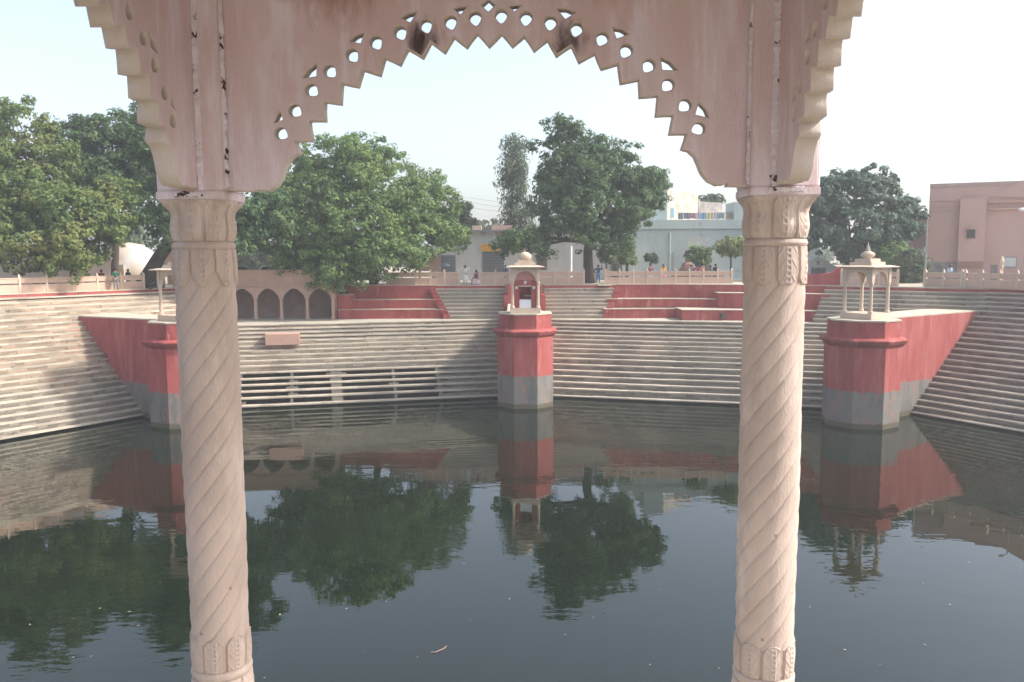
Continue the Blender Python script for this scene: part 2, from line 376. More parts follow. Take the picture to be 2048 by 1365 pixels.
# beige corner flight behind the right pavilion
root = thing('stone_staircase', 'small grey corner staircase seen behind the right open pavilion', 'staircase', (30, 65, ZL), group='staircases round the tank')
a0, b0 = Vector((26.2, 69.0)), K[1]; e, n = nrm(a0, b0)
for k in range(9):
    z = HT - .318 * k; o = .42 * k; rb, tb_ = MB(), MB(); s = 0; L_ = (b0 - a0).length + 1.0 - .25 * k
    r = random.Random(50 + k)
    while s < L_:
        t = min(s + r.uniform(.7, 1.5), L_); P = [a0 + e * (s + .004) - n * o, a0 + e * (t - .004) - n * o, a0 + e * (t - .004) - n * (o - .5), a0 + e * (s + .004) - n * (o - .5)]
        rb.hexa([(q.x, q.y, z - .36) for q in P] + [(q.x, q.y, z - .09) for q in P])
        P = [q - n * .045 for q in P]; tb_.hexa([(q.x, q.y, z - .09) for q in P] + [(q.x, q.y, z + (.012 if k == 0 else .002)) for q in P]); s = t
    so = put(rb, 'step', M['riser'] if k else M['red'], root); put(tb_, 'tread', M['tread'], so)

# ground with the tank cut out of it, water
def fill_curve(splines, name, m, extrude=0, bevel=0, z=0, parent=None):
    cu = bpy.data.curves.new(name, 'CURVE'); cu.dimensions = '2D'; cu.fill_mode = 'BOTH'; cu.extrude = extrude; cu.bevel_depth = bevel; cu.bevel_resolution = 1
    for sp in splines:
        s = cu.splines.new('POLY'); s.points.add(len(sp) - 1); s.use_cyclic_u = True
        for q, pt in zip(s.points, sp): q.co = (pt[0], pt[1], 0, 1)
    ob = bpy.data.objects.new(name, cu); col.objects.link(ob); dg = bpy.context.evaluated_depsgraph_get(); dg.update()
    me = bpy.data.meshes.new_from_object(ob.evaluated_get(dg)); me.name = name
    bpy.data.objects.remove(ob); bpy.data.curves.remove(cu)
    me.materials.clear(); me.materials.append(m)
    o = bpy.data.objects.new(name, me); col.objects.link(o); o.parent = parent; o.location.z = z; return o
hole = [K[6], (-15.6, 72.5), (-15.6, 74.6), (9.3, 74.6), (14, 74.1), (20, 72.1), (26.4, 69.1), K[1], K[2], K[3], K[4], K[5]]
g = fill_curve([[(-1500, -900), (1500, -900), (1500, 2200), (-1500, 2200)], [(p[0], p[1]) for p in hole]], 'ground', M['paving'], z=HT); structure(g)

wm_ = bpy.data.materials.new('still_dark_water'); wm_.use_nodes = True; t = wm_.node_tree; p = t.nodes['Principled BSDF']
p.inputs['Base Color'].default_value = (.006, .011, .006, 1); p.inputs['Roughness'].default_value = .012; p.inputs['IOR'].default_value = 1.5
g_ = t.nodes.new('ShaderNodeNewGeometry'); mp = t.nodes.new('ShaderNodeMapping'); mp.inputs['Scale'].default_value = (.5, 1.0, 1)
nz = t.nodes.new('ShaderNodeTexNoise'); nz.inputs['Scale'].default_value = 1.3; nz.inputs['Detail'].default_value = 3; nz.inputs['Roughness'].default_value = .5
nz2 = t.nodes.new('ShaderNodeTexNoise'); nz2.inputs['Scale'].default_value = .12; nz2.inputs['Detail'].default_value = 2
mr = t.nodes.new('ShaderNodeMapRange'); mr.inputs[1].default_value = .40; mr.inputs[2].default_value = .62; mr.inputs[3].default_value = .05; mr.inputs[4].default_value = 1.0
ml = t.nodes.new('ShaderNodeMath'); ml.operation = 'MULTIPLY'
bp = t.nodes.new('ShaderNodeBump'); bp.inputs['Strength'].default_value = 1.0; bp.inputs['Distance'].default_value = .012
t.links.new(g_.outputs['Position'], mp.inputs[0]); t.links.new(mp.outputs[0], nz.inputs['Vector']); t.links.new(g_.outputs['Position'], nz2.inputs['Vector'])
t.links.new(nz2.outputs['Fac'], mr.inputs[0]); t.links.new(nz.outputs['Fac'], ml.inputs[0]); t.links.new(mr.outputs[0], ml.inputs[1])
t.links.new(ml.outputs[0], bp.inputs['Height']); t.links.new(bp.outputs[0], p.inputs['Normal'])
wmb = MB(); cen = Vector((0, 25)); P = [cen + (v - cen) * 1.03 for v in V]
wmb.add([(q.x, q.y, 0) for q in P], [tuple(range(6, -1, -1))]); structure(put(wmb, 'water', wm_))
bd = MB(); bd.prism([(q.x, q.y) for q in P], -1.7, -1.6); structure(put(bd, 'tank_bed', M['dark']))

# ------------------------------------------------------------------ piers with wing walls
def pier(c, ap, rot, label, wing, z=ZT, group='octagonal piers of the tank'):
    root = thing('octagonal_pier', label, 'pier', (c[0], c[1], 0), group=group)
    R = 1 / math.cos(math.pi / 8)
    b = MB(); b.lathe((c[0], c[1], 0), [(ap * R, -1.6), (ap * R, 5.05), (ap * R * 1.0, 5.15), (ap * R * 1.035, 5.22)], 8, rot); put(b, 'shaft', M['pier_red'], root)
    k = MB(); k.lathe((c[0], c[1], 0), [(ap * R * 1.035, 5.22), (ap * R * 1.09, 5.36), (ap * R * 1.12, 5.5), (ap * R * 1.135, 5.53), (ap * R * 1.135, 5.60), (ap * R * 1.08, 5.68), (ap * R * .96, 5.74)], 8, rot); put(k, 'cornice', M['red'], root)
    u = MB(); u.lathe((c[0], c[1], 0), [(ap * R * .935, 5.7), (ap * R * .935, z - .09)], 8, rot); put(u, 'drum', M['red'], root)
    s = MB(); s.lathe((c[0], c[1], 0), [(ap * R * .955, z - .09), (ap * R * .955, z)], 8, rot); put(s, 'cap', M['cap'], root)
    if wing:
        w = MB(); w.prism(wing, -1.6, z - .1); put(w, 'wing_wall', M['pier_red'], root)
        w = MB(); w.prism(wing, z - .098, z - .006); put(w, 'wing_cap', M['cap'], root)
    return root
pier((.97, 60.75), 2.03, rad(22.5), 'central red octagonal pier carrying the domed shrine', [(-.35, 61.5), (2.25, 61.5), (2.25, 72.3), (-.35, 72.3)])
dR = Vector((.83, .56)).normalized(); nR_ = Vector((-dR.y, dR.x)); q0 = Vector((27.31, 55.92))
rotR = math.atan2(dR.y, dR.x)
tR = pier((22.75, 53.35), 2.2, rotR + rad(22.5), 'right red octagonal pier carrying the open stone pavilion, with sunlit wing wall',
     [q0 - dR * 4.6, q0 + dR * 9.4, q0 + dR * 9.4 + nR_ * 3.2, q0 - dR * 4.0 + nR_ * 2.9])
dL = Vector((-.875, .485)).normalized(); nL_ = Vector((dL.y, -dL.x)); q1 = Vector((-25.4, 56.32)); 
rotL = math.atan2(dL.y, dL.x)
pier((-21.75, 54.6), 2.2, rotL + rad(22.5), 'left red octagonal pier half hidden by the carved column, with shaded wing wall',
     [q1 - dL * 3.4, q1 + dL * 6.9, q1 + dL * 6.9 + nL_ * 3.2, q1 - dL * 3.0 + nL_ * 3.0])
pier((0, .95), 2.35, rad(22.5), 'octagonal pier under the viewpoint pavilion, below the frame', [(-1.6, 0), (1.6, 0), (1.6, -20), (-1.6, -20)], z=9.15)
# red stepped pier splitting the upper flights
rp = MB(); rp.bb(-.72, 2.93, 71.5, 75, ZL - .02, 7.62); rp.bb(-.42, 2.63, 71.8, 75.01, 7.6, HT + .05)
o = put(rp, 'red_dividing_wall', M['red'], None, bevel=.06); tag(o, 'stepped red wall block standing behind the domed shrine', 'wall')

# ------------------------------------------------------------------ pavilions on the piers
def arch_panel(w, h, r_open, zbase, th, rise, foil=0):
    """flat spandrel polygon in local x,z with a round opening"""
    pts = [(-w / 2, zbase), (-r_open, zbase)]
    n = 18
    for i in range(n + 1):
        a = math.pi - math.pi * i / n; x = r_open * math.cos(a); z = zbase + rise * abs(math.sin(a)) ** .85
        pts.append((x, z))
    pts += [(w / 2, zbase), (w / 2, zbase + h), (-w / 2, zbase + h)]
    return pts
def add_panel(mb, pts, m4, th):
    # triangulated strip: split into quads above the opening
    top = max(p[1] for p in pts); lower = [p for p in pts[:-2]]
    for a, b in zip(lower[:-1], lower[1:]):
        if abs(a[0] - b[0]) < 1e-6: continue
        c = [(a[0], -th / 2, a[1]), (b[0], -th / 2, b[1]), (b[0], th / 2, b[1]), (a[0], th / 2, a[1]), (a[0], -th / 2, top), (b[0], -th / 2, top), (b[0], th / 2, top), (a[0], th / 2, top)]
        mb.hexa([tuple(m4 @ Vector(q)) for q in c])
def pavilion(c, rz, label, z=ZT, finial='tall', shrine=False):
    root = thing('stone_pavilion', label, 'pavilion', (c[0], c[1], z), rz, group='small stone pavilions on the piers')
    P = lambda mb, name, m=M['cream'], par=None, sm=False, bv=0: put(mb, name, m, par or root, sm, local=True, bevel=bv)
    b = MB(); b.box((0, 0, .19), (2.2, 2.2, .38)); P(b, 'plinth', bv=.02)
    for sx in (-1, 1):
        for sy in (-1, 1):
            p_ = MB(); x, y = sx * .92, sy * .92
            p_.lathe((x, y, .38), [(.17, 0), (.17, .12), (.12, .17), (.115, .3), (.10, 1.7), (.125, 1.76), (.14, 1.82), (.14, 1.95)], 8, rad(22.5)); p_.box((x, y, 2.81), (.25, .25, .98)); P(p_, 'post')
    for k in range(4):
        sp = MB(); add_panel(sp, arch_panel(1.60, .98, .72, 2.32, .12, .70), Matrix.Rotation(k * math.pi / 2, 4, 'Z') @ Matrix.Translation((0, -.92, 0)), .14); P(sp, 'arch')
    e = MB(); e.lathe((0, 0, 0), [(1.30 * 1.4142, 3.29), (1.38 * 1.4142, 3.30), (1.38 * 1.4142, 3.35), (1.0 * 1.4142, 3.43)], 4, rad(45)); P(e, 'eave')
    e = MB(); e.box((0, 0, 3.52), (1.55, 1.55, .24)); P(e, 'roof_tier', bv=.02)
    e = MB(); e.box((0, 0, 3.74), (1.12, 1.12, .22)); P(e, 'roof_tier', bv=.02)
    d = MB()
    if finial == 'tall':
        d.lathe((0, 0, 3.84), [(.30, 0), (.24, .05), (.36, .12), (.44, .25), (.40, .36), (.22, .46), (.10, .52), (.16, .58), (.09, .63), (.12, .68), (.06, .74), (.08, .79), (.035, .85), (.045, .92), (.01, 1.05)], 20); P(d, 'finial', sm=True)
    else:
        n = 24; prof = [(.30, 0), (.42, .1), (.46, .25), (.41, .40), (.26, .53), (.08, .60)]
        for r_, z_ in prof: pass
        d.lathe((0, 0, 3.82), prof, n)
        dd = [(x * (1 + .05 * math.cos(12 * math.atan2(y, x))), y * (1 + .05 * math.cos(12 * math.atan2(y, x))), q) for x, y, q in d.v]; d.v = dd
        do = P(d, 'dome', sm=True); s_ = MB(); s_.lathe((0, 0, 4.40), [(.05, 0), (.02, .1), (.015, .3)], 8); P(s_, 'spike', par=do)
    if shrine:
        w = MB(); w.bb(-.82, -.44, -.84, -.64, .4, 2.4); w.bb(.44, .82, -.84, -.64, .4, 2.4); w.bb(-.44, .44, -.84, -.64, 2.0, 2.4)
        P(w, 'niche_front', M['red'])
        w = MB(); w.bb(-.82, .82, -.845, -.635, 2.401, 3.1); P(w, 'tympanum', mat('salmon_plaster', (.46, .20, .16), (.42, .18, .15), 2))
        w = MB(); w.bb(-.46, .46, .3, .4, .38, 2.0); w.bb(-.82, -.74, -.64, .4, .4, 2.5); w.bb(.74, .82, -.64, .4, .4, 2.5); P(w, 'niche_back', M['red'])
        w = MB(); w.bb(-.42, .42, -.88, -.4, .39, .98); P(w, 'white_altar', mat('white_tile', (.7, .72, .74), rough=.4), bv=.015)
        w = MB(); w.bb(-.05, .44, -.15, .28, 1.18, 1.26); P(w, 'niche_shelf', M['cream'])
        w = MB(); w.bb(-.46, .46, -.88, -.7, 1.92, 2.0); P(w, 'lintel', M['cream'])
        for x, zz in ((-.63, 1.85), (.63, 1.85), (0, 2.22)):
            w = MB(); w.lathe((0, 0, 0), [(.11, 0), (.12, .03), (.03, .05)], 10); w.v = [(x + a, -.845 - c_, zz + b_) for a, b_, c_ in w.v]; P(w, 'rosette', mat('pale_rosette', (.62, .55, .5)))
        # back wall of the tympanum
    return root
pavilion((.97, 60.45), 0, 'domed shrine with red niche and white altar on the central pier', finial='dome', shrine=True)
pavilion((22.9, 53.4), rotR - rad(90) + rad(0), 'open four posted stone pavilion on the right pier')
pavilion((-21.75, 54.5), rotL - rad(90), 'stone pavilion on the left pier mostly hidden behind the carved column')

# ------------------------------------------------------------------ arcade under the terrace
arc = thing('arcade', 'cream arcade of scalloped arches set into the left back terrace', 'arcade', (-21.5, 72.5, ZL))
x0 = -27.4; bay = 2.27; nb = 5
for k in range(nb + 1):
    x = x0 + k * bay + .35
    p_ = MB(); p_.bb(x - .17, x + .17, 72.42, 72.76, ZL - .01, ZL + .22); p_.bb(x - .12, x + .12, 72.47, 72.71, ZL + .22, 7.35); p_.bb(x - .2, x + .2, 72.44, 72.74, 7.35, 8.45); put(p_, 'post', M['pinkstone'], arc, bevel=.015)
for k in range(nb):
    xa = x0 + k * bay + .35 + .16; xb = xa + bay - .32; n = 18; pts = []
    for i in range(n + 1):
        f = i / n; x = xa + (xb - xa) * f; t_ = abs(2 * f - 1)
        z = 7.42 + .78 * (1 - t_ ** 1.9) + .05 * abs(math.sin(f * math.pi * 7)); pts.append((x, z))
    sp = MB()
    for (xa_, za), (xb_, zb) in zip(pts[:-1], pts[1:]):
        sp.hexa([(xa_, 72.5, za), (xb_, 72.5, zb), (xb_, 72.68, zb), (xa_, 72.68, za), (xa_, 72.5, 8.45), (xb_, 72.5, 8.45), (xb_, 72.68, 8.45), (xa_, 72.68, 8.45)])
    put(sp, 'scalloped_arch', M['pinkstone'], arc)
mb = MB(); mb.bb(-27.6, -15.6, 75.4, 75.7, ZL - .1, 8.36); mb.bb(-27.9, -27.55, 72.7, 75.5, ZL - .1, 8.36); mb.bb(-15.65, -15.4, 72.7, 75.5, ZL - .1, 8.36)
put(mb, 'back_wall', mat('mottled_brown_plaster', (.30, .20, .17), (.24, .16, .14), 1.0, bump=.3, bscale=8, c3=(.36, .27, .23)), arc)  # mottled brown plaster, darker than the pink stone posts
mb = MB(); mb.bb(-27.9, -15.2, 72.25, 72.85, 8.45, 8.62); put(mb, 'cornice', M['pinkstone'], arc, bevel=.02)
mb = MB(); mb.bb(-27.9, -15.4, 72.70, 75.6, 8.37, 8.395); put(mb, 'ceiling', M['cream'], arc)
for k in range(6):
    mb = MB(); xx = -27.8 + k * 2.06; mb.bb(xx + .005, xx + 2.055, 72.45 + .004 * (k % 2), 72.7, 8.62, 9.78); mb.bb(xx + .005, xx + 2.055, 72.40, 72.75, 9.781, 9.86); put(mb, 'parapet_panel', M['pinkstone'], arc)

# ------------------------------------------------------------------ railings on the terrace
def railing(a, b, label, bay=1.25, end=True):
    a = Vector(a); b = Vector(b); L_ = (b - a).length; n = max(1, round(L_ / bay)); e = (b - a) / L_; an = math.atan2(e.y, e.x)
    root = thing('stone_railing', label, 'railing', (a.x, a.y, HT), group='pink stone railings along the terrace')
    for k in range(n + 1):
        c = a + e * (L_ * k / n); p_ = MB()
        big = end and k in (0, n); w_ = .2 if big else .15
        p_.box((c.x, c.y, HT + .6), (w_, w_ + .05, 1.2), an); p_.lathe((c.x, c.y, HT + 1.2), [(w_ * .72, 0), (w_ * .78, .03), (w_ * .5, .09), (w_ * .42, .13), (.01, .24)], 4, an + rad(45)); put(p_, 'post', M['cream'], root)
    m_ = (a + b) / 2
    for k in range(n):
        c = a + e * (L_ * (k + .5) / n); w_ = L_ / n - .16
        p_ = MB(); p_.box((c.x, c.y, HT + .315), (w_, .14, .62), an); put(p_, 'base_panel', M['pinkstone'], root)
        p_ = MB(); p_.box((c.x, c.y, HT + .90), (w_, .09, .34), an); q = MB(); q.box((c.x, c.y, HT + .735), (w_, .1, .03), an)
        o = put(p_, 'screen_panel', M['pinkstone'], root); 
        r_ = MB(); r_.box((c.x, c.y, HT + 1.105), (w_, .16, .06), an); put(r_, 'hand_rail', M['cream'], root)
    return root
Yr = 75.0
railing((xat(775, Yr), Yr), (xat(918, Yr), Yr), 'stone railing beside the big rounded tree, left of the man in white')
railing((xat(962, Yr), Yr), (xat(1168, Yr), Yr), 'stone railing behind the domed shrine, between the woman and the man in blue')
railing((xat(1212, Yr), Yr), (xat(1464, 74.4), 74.4), 'long stone railing in front of the pale blue building')
railing((xat(1684, 68.8), 68.8), (xat(1796, 66.9), 66.9), 'short stone railing behind the right open pavilion')
railing((xat(1851, 65.8), 65.8), (xat(1925, 63.5), 63.5), 'stone railing with open bays before the pink building')
a_ = K[1]; railing((xat(1930, 63.4), 63.3), (43.5, 49.5), 'stone railing running right from the slim carved post')
eS, nS = nrm(V[5], V[6]); 
kl = K[6]
railing(kl + nS * .6 - eS * 4.6, kl + nS * .6 - eS * 26, 'stone railing under the left leafy trees', bay=2.0)

# ------------------------------------------------------------------ trees
def leafmat(name, a, b, c):
    return mat(name, a, b, .9, rough=.6, island=.28, trans=.38, c3=c, c3_s=.35, detail=3, spec=.25)
LM = {'neem': leafmat('mid_green_leaves', (.19, .29, .095), (.125, .205, .07), (.25, .33, .11)),
      'dark': leafmat('dark_green_leaves', (.105, .18, .075), (.075, .135, .06), (.15, .22, .08)),
      'yellow': leafmat('yellowish_leaves', (.175, .235, .075), (.12, .185, .065), (.27, .28, .09)),
      'grey': leafmat('grey_green_leaves', (.11, .155, .08), (.08, .12, .065), (.14, .17, .09)),
      'blue': leafmat('bluish_leathery_leaves', (.10, .165, .11), (.07, .125, .085), (.16, .20, .15))}
BARK = mat('dark_bark', (.085, .065, .05), (.055, .042, .034), 5, bump=.8, bscale=12, stretch=(1, 1, .3))
def crown_mesh(lobes, n, size, m, seed, clump=.65, per=26, droop=0, flat=1.0, narrow=.45, puffs=0, pscale=1.0):
    rs = np.random.RandomState(seed)
    cs = np.array([l[0] for l in lobes]); rr = np.array([l[1] for l in lobes])
    w = (rr[:, 0] * rr[:, 2]); w = w / w.sum()
    nc = max(4, n // per)
    li = rs.choice(len(lobes), nc, p=w)
    d = rs.normal(size=(nc, 3)); d /= np.linalg.norm(d, axis=1)[:, None]
    rad_ = rs.uniform(.55, 1.03, nc) ** .6
    if puffs:                             # crowns built of leafy puffs on limb ends, with hollows between them
        npf = max(6, nc // puffs); pl_ = rs.choice(len(lobes), npf, p=w)
        pd = rs.normal(size=(npf, 3)); pd[:, 2] += .15; pd /= np.linalg.norm(pd, axis=1)[:, None]
        pc = cs[pl_] + pd * rr[pl_] * rs.uniform(.60, .92, npf)[:, None]; pr = rs.uniform(.75, 1.55, npf) * pscale
        pi = rs.randint(0, npf, nc); d = rs.normal(size=(nc, 3)) + pd[pi] * .8 + np.array([0, 0, .35]); d /= np.linalg.norm(d, axis=1)[:, None]
        cc = pc[pi] + d * pr[pi][:, None] * np.array([1, 1, .62]) * rs.uniform(.75, 1.08, nc)[:, None]
    else: cc = cs[li] + d * rr[li] * rad_[:, None] * (1 + .10 * rs.normal(size=nc))[:, None]
    ci = np.repeat(np.arange(nc), per); N_ = len(ci)
    g = rs.normal(size=(N_, 3)); g /= np.linalg.norm(g, axis=1)[:, None]
    csz = rs.uniform(.6, 1.35, nc)[ci] * clump
    pos = cc[ci] + g * (csz * rs.uniform(.35, 1, N_) ** .5)[:, None] * np.array([1, 1, .75 * flat])
    nr = g * .8 + d[ci] * .5 + rs.normal(size=(N_, 3)) * .45 + np.array([0, 0, .45]); nr /= np.linalg.norm(nr, axis=1)[:, None]
    t = rs.normal(size=(N_, 3)) + np.array([0, 0, -droop]); t -= nr * (t * nr).sum(1)[:, None]; t /= np.linalg.norm(t, axis=1)[:, None]
    b = np.cross(nr, t); s = size * rs.uniform(.6, 1.3, N_)[:, None]
    vs = np.stack([pos - t * s, pos + b * s * narrow, pos + t * s, pos - b * s * narrow], 1).reshape(-1, 3)
    me = bpy.data.meshes.new('crown'); nv = len(vs)
    me.vertices.add(nv); me.vertices.foreach_set('co', vs.ravel())
    me.loops.add(nv); me.loops.foreach_set('vertex_index', np.arange(nv, dtype=np.int32))
    me.polygons.add(N_); me.polygons.foreach_set('loop_start', np.arange(0, nv, 4, dtype=np.int32)); me.polygons.foreach_set('loop_total', np.full(N_, 4, dtype=np.int32))
    me.update(); me.materials.append(m); return me
def tree(label, base, trunk_pts, trunk_r, lobes_px, n, size, mk, seed, name='leafy_tree', group=None, clump=.65, per=26, droop=0, limbs=True, narrow=.45, depth=1.0, puffs=8, pscale=1.1):
    """base: world point; lobes (px, py, Y, rx, ry) surveyed from the photo, given real depth"""
    root = thing(name, label, 'tree', base, group=group); base = Vector(base)
    lob = []
    for l in lobes_px:
        c = at(l[0], l[1], l[2]); k = l[2] / 1653; rx = l[3] * k; rz = l[4] * k
        lob.append((c - base, Vector((rx, min(rx, rz * 1.4) * depth, rz))))
    me = crown_mesh([(tuple(a), tuple(b)) for a, b in lob], n, size, LM[mk], seed, clump, per, droop, narrow=narrow, puffs=puffs, pscale=pscale)
    o = bpy.data.objects.new('crown', me); col.objects.link(o); o.parent = root
    tp = [Vector(p) for p in trunk_pts]; mb = MB(); mb.tube(tp, trunk_r, 10); topr = trunk_r[-1]; r = random.Random(seed)
    if limbs:
        for a, b in lob:
            s_ = tp[-1] + (tp[-2] - tp[-1]) * r.uniform(0, .5); t_ = base + a * .92; m1 = s_.lerp(t_, .45) + Vector((r.uniform(-.4, .4), r.uniform(-.4, .4), r.uniform(.1, .6)))
            mb.tube([s_, m1, t_], [topr * .75, topr * .42, topr * .12], 6)
            for q in range(3):
                u = t_ + Vector((r.uniform(-1, 1) * b.x, r.uniform(-1, 1) * b.y, r.uniform(-.6, .8) * b.z)) * .8; mb.tube([m1.lerp(t_, .4), u], [topr * .2, topr * .05], 5)
    put(mb, 'trunk', BARK, root, smooth=True)
    return root
def gp(px, Y): return (xat(px, Y, HT), Y, HT)
b = gp(748, 76.5)
tree('big rounded bright green tree in the middle of the left bank', b, [b, (b[0] - .1, 76.5, 9.8), (b[0] - .4, 76.4, 11.5)], [.42, .36, .3],
     [(690, 330, 77, 88, 52), (640, 395, 77, 80, 65), (765, 380, 76, 95, 68), (845, 415, 77, 60, 62), (720, 455, 74, 115, 70), (612, 462, 76, 62, 66), (835, 470, 75, 72, 50), (655, 525, 73.5, 75, 42), (765, 512, 73, 80, 42), (698, 540, 71.5, 50, 30), (880, 465, 78, 38, 45), (574, 420, 79, 30, 52), (730, 300, 78, 40, 26), (620, 350, 78, 40, 40), (590, 510, 75, 45, 40)], 110000, .165, 'neem', 1, clump=.5, pscale=1.25, puffs=6, per=34)
b = gp(1180, 77.5)
tree('dark tree with a thick bare trunk right of the domed shrine', b, [b, (b[0] - .15, 77.5, 10), (b[0] - .2, 77.4, 11.4), (b[0] + .1, 77.3, 13)], [.62, .47, .43, .36],
     [(1132, 310, 78, 38, 36), (1165, 355, 77, 85, 50), (1235, 345, 78, 62, 50), (1285, 385, 78, 36, 42), (1118, 375, 78, 38, 46), (1180, 425, 76, 95, 44), (1262, 425, 77, 52, 48), (1100, 435, 77, 32, 44), (1150, 465, 75, 60, 32), (1112, 272, 78, 26, 22), (1166, 262, 78, 12, 12), (1088, 290, 78, 14, 10), (1228, 475, 76, 40, 24), (1200, 300, 78, 40, 22), (1300, 372, 78, 14, 28), (1135, 252, 78, 18, 14), (1040, 492, 74.8, 46, 24), (1010, 480, 74.8, 22, 14)], 72000, .17, 'dark', 2, clump=.45, per=30)
b = gp(1022, 96)
tree('slim feathery eucalyptus rising behind the low white building', b, [b, (b[0], 96, 14), (b[0] + .2, 96, 19)], [.2, .16, .1],
     [(1028, 292, 96, 20, 20), (1022, 335, 96, 17, 28), (1036, 385, 96, 17, 24), (1020, 430, 96, 15, 26), (1040, 340, 96, 10, 30), (1012, 360, 96, 10, 20), (1050, 440, 96, 16, 28), (1018, 400, 96, 12, 12)], 5200, .30, 'grey', 3, clump=.95, name='eucalyptus_tree', per=18, puffs=0, droop=2.0, narrow=.25)
b = gp(915, 98)
tree('small tree peeping over the left end of the white building', b, [b, (b[0], 98, 12)], [.2, .15], [(905, 425, 98, 22, 20), (925, 418, 98, 12, 9), (895, 450, 98, 30, 20), (925, 445, 98, 16, 12)], 4000, .3, 'grey', 4)
b = gp(1693, 81)
tree('bluish leathery leaved tree left of the pink building', b, [b, (b[0], 81, 10.4), (b[0] + .4, 81, 12)], [.3, .26, .2],
     [(1690, 395, 82, 60, 40), (1755, 392, 82, 52, 38), (1652, 425, 81, 36, 52), (1720, 455, 80, 95, 40), (1790, 452, 81, 44, 34), (1838, 440, 82, 18, 16), (1650, 485, 80, 34, 26), (1672, 362, 82, 24, 14), (1745, 360, 82, 26, 14), (1815, 420, 82, 20, 22), (1770, 492, 80, 40, 22), (1705, 500, 80, 34, 20)], 26000, .25, 'blue', 5, per=22, clump=.45, pscale=.9)
b = gp(148, 66)
tree('yellowish green tree at the far left edge drooping over the railing', b, [b, (b[0], 66, 9.6), (b[0] + .3, 66, 11.5)], [.28, .24, .2],
     [(45, 255, 68, 52, 36), (20, 330, 68, 65, 55), (95, 325, 68, 45, 50), (40, 415, 66, 80, 60), (140, 430, 65, 66, 50), (195, 440, 66, 52, 50), (60, 490, 64, 75, 42), (165, 492, 64, 66, 38), (105, 535, 63, 38, 22), (225, 395, 67, 30, 40), (-70, 380, 68, 110, 130), (10, 215, 68, 40, 16)], 85000, .165, 'yellow', 6, clump=.45, per=30)
b = gp(232, 78)
tree('dark green tree standing behind the left leafy tree', b, [b, (b[0], 78, 10), (b[0] + .3, 78, 13)], [.4, .34, .28],
     [(205, 270, 78, 50, 28), (250, 310, 78, 50, 50), (160, 320, 78, 34, 42), (255, 390, 77, 44, 52), (200, 360, 77, 50, 40), (290, 300, 78, 40, 70), (225, 245, 78, 22, 14), (145, 290, 78, 34, 40), (180, 350, 78, 60, 40)], 40000, .2, 'dark', 7, clump=.5)
b = (at(284, 572, 70).x, 70, HT); p1 = at(318, 515, 70); p2 = at(350, 470, 70); p3 = at(385, 430, 70)
tree('dark tree on a leaning trunk behind the left carved column', b, [b, p1, p2, p3], [.75, .55, .48, .36],
     [(300, 245, 71, 30, 34), (345, 320, 71, 60, 60), (425, 370, 70, 70, 60), (500, 425, 70, 62, 55), (530, 460, 70, 42, 40), (345, 440, 69, 45, 50), (302, 420, 70, 28, 56), (455, 300, 71, 60, 50), (470, 470, 69, 50, 30), (400, 260, 71, 60, 50)], 40000, .21, 'dark', 8, clump=.5)
# thin trees and shrubs
for i, (px, py, Y, rx, ry, mk, n, lab, tp) in enumerate([
    (1213, 512, 79.5, 17, 17, 'grey', 700, 'small young tree just right of the thick bare trunk', 530),
    (1254, 514, 81, 17, 14, 'yellow', 900, 'small clipped tree on a pale trunk before the blue wall', 530),
    (1302, 516, 82, 11, 10, 'grey', 400, 'smallest clipped tree left of the drain pipe', 530),
    (1397, 512, 80, 24, 18, 'dark', 1500, 'round dense shrub in front of the brick gateway', 530),
    (1462, 493, 77, 34, 20, 'yellow', 1500, 'loose pale green branch tree beside the right carved column', 520)]):
    b = gp(px, Y); q = at(px, py, Y)
    tree(lab, b, [b, (q.x, Y, q.z - .5), (q.x, Y, q.z)], [.10, .07, .05] if i != 1 else [.2, .12, .06], [(px, py, Y, rx, ry), (px + rx * .5, py + ry * .4, Y, rx * .5, ry * .5)], n, .2, mk, 20 + i, name='small_tree', clump=.35, per=18, puffs=0, group='small trees before the pale blue building')
for i, (px, py, Y, rx, ry, mk, n, lab) in enumerate([
    (1822, 535, 74, 26, 34, 'grey', 3500, 'shaggy green bush between the two right railings'), (1785, 505, 78, 30, 16, 'neem', 1800, 'light green bush under the bluish tree'),
    (505, 510, 112, 60, 30, 'grey', 5000, 'hazy grey green thicket far beyond the parked cars'), (600, 520, 118, 60, 30, 'grey', 4000, 'far thicket behind the big rounded tree'),
    (970, 452, 125, 38, 10, 'grey', 700, 'thin thorny treetop over the white building roof'), (250, 470, 110, 40, 30, 'grey', 2500, 'far pale treetop over the white tent'), (1425, 402, 112, 26, 8, 'grey', 300, 'sparse thorny twigs above the brick upper storey')]):
    b = gp(px, Y); root = thing('bush', lab, 'bush', b, group='bushes and far thickets'); c = at(px, py, Y); k = Y / 1653
    me = crown_mesh([(tuple(c - Vector(b)), (rx * k, rx * k * .7, ry * k))], n, .26 if Y < 100 else .4, LM[mk], 60 + i, .6, 22)
    o = bpy.data.objects.new('foliage', me); col.objects.link(o); o.parent = root
    mb = MB(); mb.tube([b, c], [.15, .08], 6)
    for q in range(4): mb.tube([Vector(b).lerp(c, .6), c + Vector(((q - 1.5) * rx * k * .5, 0, ry * k * .5))], [.07, .02], 5)
    put(mb, 'stem', BARK, root)
